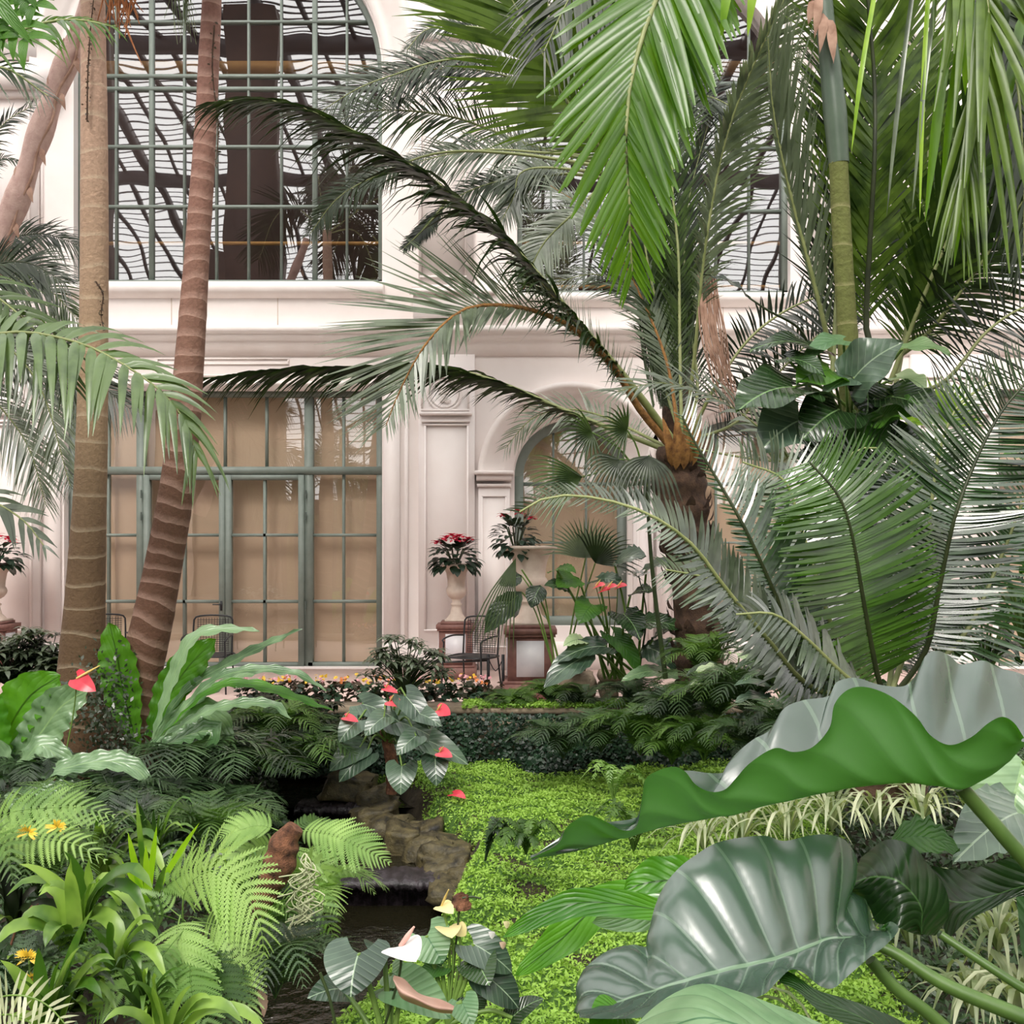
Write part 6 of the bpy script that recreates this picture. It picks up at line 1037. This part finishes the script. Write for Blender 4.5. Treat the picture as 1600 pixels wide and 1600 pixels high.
straps('strap_leaf_plant', 'mid-green strap-leaved plant below the pale twig in the left foreground', 'plant', (180, 1540), 4.1, [(250, 1470, .3), (220, 1520, .4), (120, 1450, .2), (100, 1520, .4), (240, 1440, .2), (170, 1440, .1), (80, 1560, .3), (260, 1530, .4), (150, 1590, .5)], .024, 'strap', 6)
for i, (root, Y_) in enumerate((((60, 1340), 5.3), ((150, 1360), 5.4), ((240, 1340), 5.9), ((20, 1540), 4.3), ((110, 1580), 4.0), ((230, 1590), 3.9), ((370, 1420), 5.2))):
    q = np.random.default_rng(600+i); straps('grassy_plant', ['small grassy tuft under the upper left lime fern', 'grassy tuft left of the upright yellow-green blades', 'grassy tuft behind the upright yellow-green blades', 'grassy tuft at the left edge beside the lower yellow flower', 'grassy tuft in the bottom left between pale blades', 'grassy tuft under the largest lime fronds', 'grassy tuft left of the brown stump'][i], 'plant', root, Y_, [(root[0]+q.uniform(-75, 75), root[1]-q.uniform(-10, 90), q.uniform(.05, .35)) for _ in range(22)], .013, ['strap', 'palm', 'fern'][i % 3], 600+i)
p = thing('silver_fern', 'silvery fern fronds curving up in the bottom left corner', 'fern', P(-20, 1600, 3.6))
for i, pt in enumerate((((-40, 1570, 0), (20, 1555, -.1), (70, 1568, -.1), (110, 1610, -.1)), ((-40, 1600, 0), (10, 1585, -.1), (50, 1600, -.1), (80, 1640, -.1)))): frond(p, [P(a, b, 3.6+c) for a, b, c in pt], 16, .09, .007, 'spider', 'stem', ang=(80, 60), N=(0, -1, .3), droop=.1, sides=(1, .9), rr=(.004, .002), seed=i)
straps('strap_leaf_plant', 'broad lime strap-leaved clump left of the largest lime fronds', 'plant', (120, 1490), 4.2, [(30, 1440, .3), (190, 1395, .35), (150, 1380, .2), (230, 1430, .4), (60, 1400, .3), (70, 1480, .4), (200, 1500, .5), (110, 1340, .12), (-10, 1480, .3), (240, 1390, .3)], .034, 'strap', 7)
straps('strap_leaf_plant', 'arching strap-leaved clump behind the upright yellow-green blades, beside the twin trunks', 'plant', (170, 1370), 5.4, [(110, 1330, .3), (250, 1320, .3), (80, 1370, .4), (150, 1290, .1), (210, 1300, .2), (260, 1370, .4), (60, 1340, .3), (190, 1400, .5)], .03, 'strap', 8)
straps('strap_leaf_plant', 'strap-leaved clump at the bottom edge under the lowest lime fronds', 'plant', (260, 1640), 3.7, [(200, 1540, .2), (330, 1560, .2), (240, 1520, .1), (380, 1600, .3), (160, 1600, .3), (300, 1540, .1), (420, 1620, .3)], .022, 'strap', 9)
for i, (x_, y_, Y_, mt_, lb) in enumerate(((60, 1400, 4.9, 'fern', 'mid-green fern under the upper left lime fern'), (395, 1500, 5.0, 'fern', 'mid-green fern right of the largest lime fronds'), (430, 1560, 4.4, 'fernd', 'dark fern between the lime fronds and the white anthurium'), (30, 1580, 4.1, 'fernd', 'dark fern in the bottom left corner behind the silvery fern'), (330, 1330, 6.2, 'fern', 'green fern between the silvery straps and the brown stump'), (200, 1330, 6.3, 'fernd', 'dark fern behind the grassy tufts, below the creeper'), (90, 1310, 6.5, 'fern', 'green fern behind the upper left lime fern'), (490, 1440, 5.3, 'fernl', 'lime fern hanging over the edge of the lowest pool'))):
    fern_plant(lb, P(x_, y_, Y_), .36, .26, 13, mt_, 700+i, 'small ferns of the left foreground', pn=17, pl=.18, w=.014, m=9)
# yellow flowers on the left
for i, (x_, y_, lb) in enumerate(((45, 1300, 'spiky yellow flower under the upper left lime fern'), (90, 1292, 'small yellow-orange flower right of the upper left spiky one'), (45, 1495, 'spiky yellow-orange flower low at the left edge'), (53, 1532, 'small orange-yellow flower beside the silvery fern'))):
    Y_ = 4.7 if y_ < 1400 else 4.0; c = P(x_, y_, Y_); p = thing('yellow_flower', lb, 'flower', c, 'yellow flowers on the left'); m = MB(); q = np.random.default_rng(i)
    for k in range(22): a = q.uniform(-.9, 4.0); leaf(m, c, c+A(math.cos(a)*.05, -.02, math.sin(a)*.04), A(0, -1, .4), .0055, 'lance', nu=5, nv=1)
    obj('blossom', m, M['yellow'], p); m = MB(); tube(m, [c, c+A(.01, 0, -.15)], [.004], 5); obj('stem', m, M['stem'], p)
p = thing('twig', 'thin reddish-brown twig leaning at the left edge below the fern', 'twig', P(14, 1485, 4.2)); m = MB(); tube(m, PP((14, 1486, 4.2), (28, 1445, 4.2), (50, 1415, 4.2)), [.006, .003], 5); tube(m, PP((30, 1440, 4.2), (60, 1412, 4.2)), [.003], 5); obj('twig_branch', m, M['bark2'], p)
# ---------------------------------------------------------------- foreground centre: anthuriums
Yz = 3.35; p = thing('anthurium', 'white-flowered anthurium with a big veined heart leaf in the bottom centre', 'flower', P(600, 1640, Yz)); r0 = P(610, 1660, Yz)
stalk_leaf(p, r0, P(560, 1490, Yz), P(548, 1558, Yz-.08), (-.15, -.9, .4), .105, 'anth', lobe=.42, nu=16, bend=.05); stalk_leaf(p, r0, P(600, 1482, Yz+.08), P(590, 1500, Yz), (0, -.9, .4), .07, 'anth', lobe=.5, bend=.05)
stalk_leaf(p, r0, P(535, 1545, Yz+.1), P(480, 1560, Yz), (0, -.7, .6), .055, 'anth', bend=.05); stalk_leaf(p, r0, P(605, 1540, Yz+.15), P(625, 1570, Yz), (0, -.8, .5), .06, 'anth', bend=.05)
stalk_leaf(p, r0, P(612, 1520, Yz+.1), P(640, 1540, Yz+.05), (0, -.8, .5), .05, 'anthp', bend=.05); stalk_leaf(p, r0, P(628, 1545, Yz), P(705, 1592, Yz-.1), (0, -.7, .7), .075, 'anthp', 'heart', bend=.05, cup=.5)
m = MB(); sheet(m, [[(616, 1524, 3.2), (632, 1530, 3.2), (655, 1552, 3.18), (690, 1562, 3.16), (710, 1572, 3.15)], [(614, 1530, 3.14), (626, 1548, 3.12), (650, 1560, 3.1), (680, 1574, 3.1), (708, 1578, 3.12)], [(618, 1540, 3.18), (628, 1560, 3.17), (655, 1572, 3.16), (685, 1582, 3.15), (706, 1584, 3.15)]], 26, 5); obj('dry_spathe', m, M['dead'], p, label='withered pinkish brown rolled spathe')
stalk_leaf(p, r0, P(722, 1565, Yz), P(738, 1604, Yz-.05), (0, -.8, .5), .05, 'anthp', bend=.05)
spathe(p, P(590, 1640, Yz), P(626, 1478, Yz-.1), P(650, 1503, Yz-.2), (0, -.55, .85), .062, 'spathe_white', P(647, 1448, Yz-.12), 'spadixp', 'stemd', .004)
m = MB(); tube(m, PP((500, 1520, 3.3), (515, 1560, 3.3), (528, 1620, 3.3)), [.005], 6); obj('stem', m, M['stemd'], p)
Yq = 4.0; p = thing('anthurium', 'anthurium with cream and withered brown flowers on tall stalks, right of the white one', 'flower', P(700, 1620, Yq)); r0 = P(700, 1600, Yq)
stalk_leaf(p, r0, P(667, 1462, Yq), P(692, 1505, Yq-.05), (0, -.85, .4), .09, 'anthp', lobe=.4, bend=.02); stalk_leaf(p, r0, P(740, 1475, Yq), P(800, 1520, Yq), (.1, -.7, .6), .075, 'anth', bend=.05)
stalk_leaf(p, r0, P(760, 1525, Yq), P(810, 1575, Yq), (.1, -.7, .6), .075, 'anth', bend=.05); stalk_leaf(p, r0, P(745, 1500, Yq), P(765, 1540, Yq-.1), (0, -.9, .4), .08, 'big', bend=.05); stalk_leaf(p, r0, P(690, 1510, Yq), P(650, 1530, Yq), (0, -.6, .7), .04, 'bigb', bend=.05); stalk_leaf(p, r0, P(735, 1560, Yq), P(745, 1590, Yq), (0, -.7, .7), .06, 'big')
stalk_leaf(p, r0, P(800, 1590, Yq), P(850, 1560, Yq), (0, -.5, .8), .05, 'big')
spathe(p, r0, P(690, 1415, Yq), P(708, 1428, Yq-.05), (0, -.5, .9), .035, 'spathe_cream', P(701, 1390, Yq-.05), 'spadix'); spathe(p, r0, P(700, 1448, Yq), P(706, 1466, Yq-.08), (0, -.3, .9), .05, 'spathe_cream', None); spathe(p, r0, P(716, 1450, Yq), P(728, 1462, Yq), (0, -.6, .7), .03, 'spathe_cream', None)
m = MB(); leaf(m, P(706, 1402, Yq), P(736, 1420, Yq), A(0, -.8, .5), .035, 'oval', rip=.5, nu=10); o = obj('dry_spathe', m, M['bark2'], p, label='curled red-brown dead spathe'); m = MB(); tube(m, PP((718, 1420, Yq), (712, 1480, Yq), (704, 1560, Yq)), [.004], 5); tube(m, PP((722, 1403, Yq), (738, 1401, Yq), (752, 1404, Yq)), [.004], 5); obj('flower_stalk', m, M['stemd'], o)
for i, (x_, y_, mt, lb) in enumerate(((884, 1418, 'spathe_white', 'small white petals resting on the long bright leaf'), (772, 1464, 'spathe_white', 'white petal at the tip of the bright leaf, left'), (795, 1448, 'spathe_cream', 'tiny cream petal just above the white one on the leaf tip'), (789, 1480, 'dead', 'peach-coloured fallen petal under the leaf tip'), (838, 1432, 'spathe_white', 'tiny white petal left of the long leaf middle'))):
    m = MB(); c = P(x_, y_, 3.85)
    for k in range(2 if i == 0 else 1): leaf(m, c+A(.01*k, 0, 0), c+A(-.02+.05*k, -.02, .025*(1-k)), A(0, -.8, .5), .013, 'oval', nu=6, nv=1)
    tag(obj('fallen_petal', m, M[mt]), lb, 'petal')
m = MB(); leaf(m, P(405, 1545, 4.3), P(412, 1590, 4.2), A(.5, -.8, .2), .02, 'oval', rip=.3); tag(obj('fallen_leaf', m, M['dead']), 'dry beige leaf right of the lowest lime frond', 'leaf')
# copies of the left date palm and the tall palms behind the camera, seen in the window glass
for k, (nm, x_, y_, s_, lb) in enumerate((('date_palm', -9, -14, 1.5, 'date palm standing far behind the viewer, mirrored at the left of the panes'), ('date_palm.001', 5, -16, 1.2, 'date palm behind the viewer, mirrored in the right panes'), ('date_palm.001', -2, -22, 1.3, 'date palm furthest behind the viewer, mirrored in the door top lights'))):
    src = bpy.data.objects.get(nm)
    if src: c = copy_tree(src); c.location = (x_, y_, -.6); c.scale = (s_,)*3; c['label'] = lb; c['group'] = 'date palms mirrored in the glass'
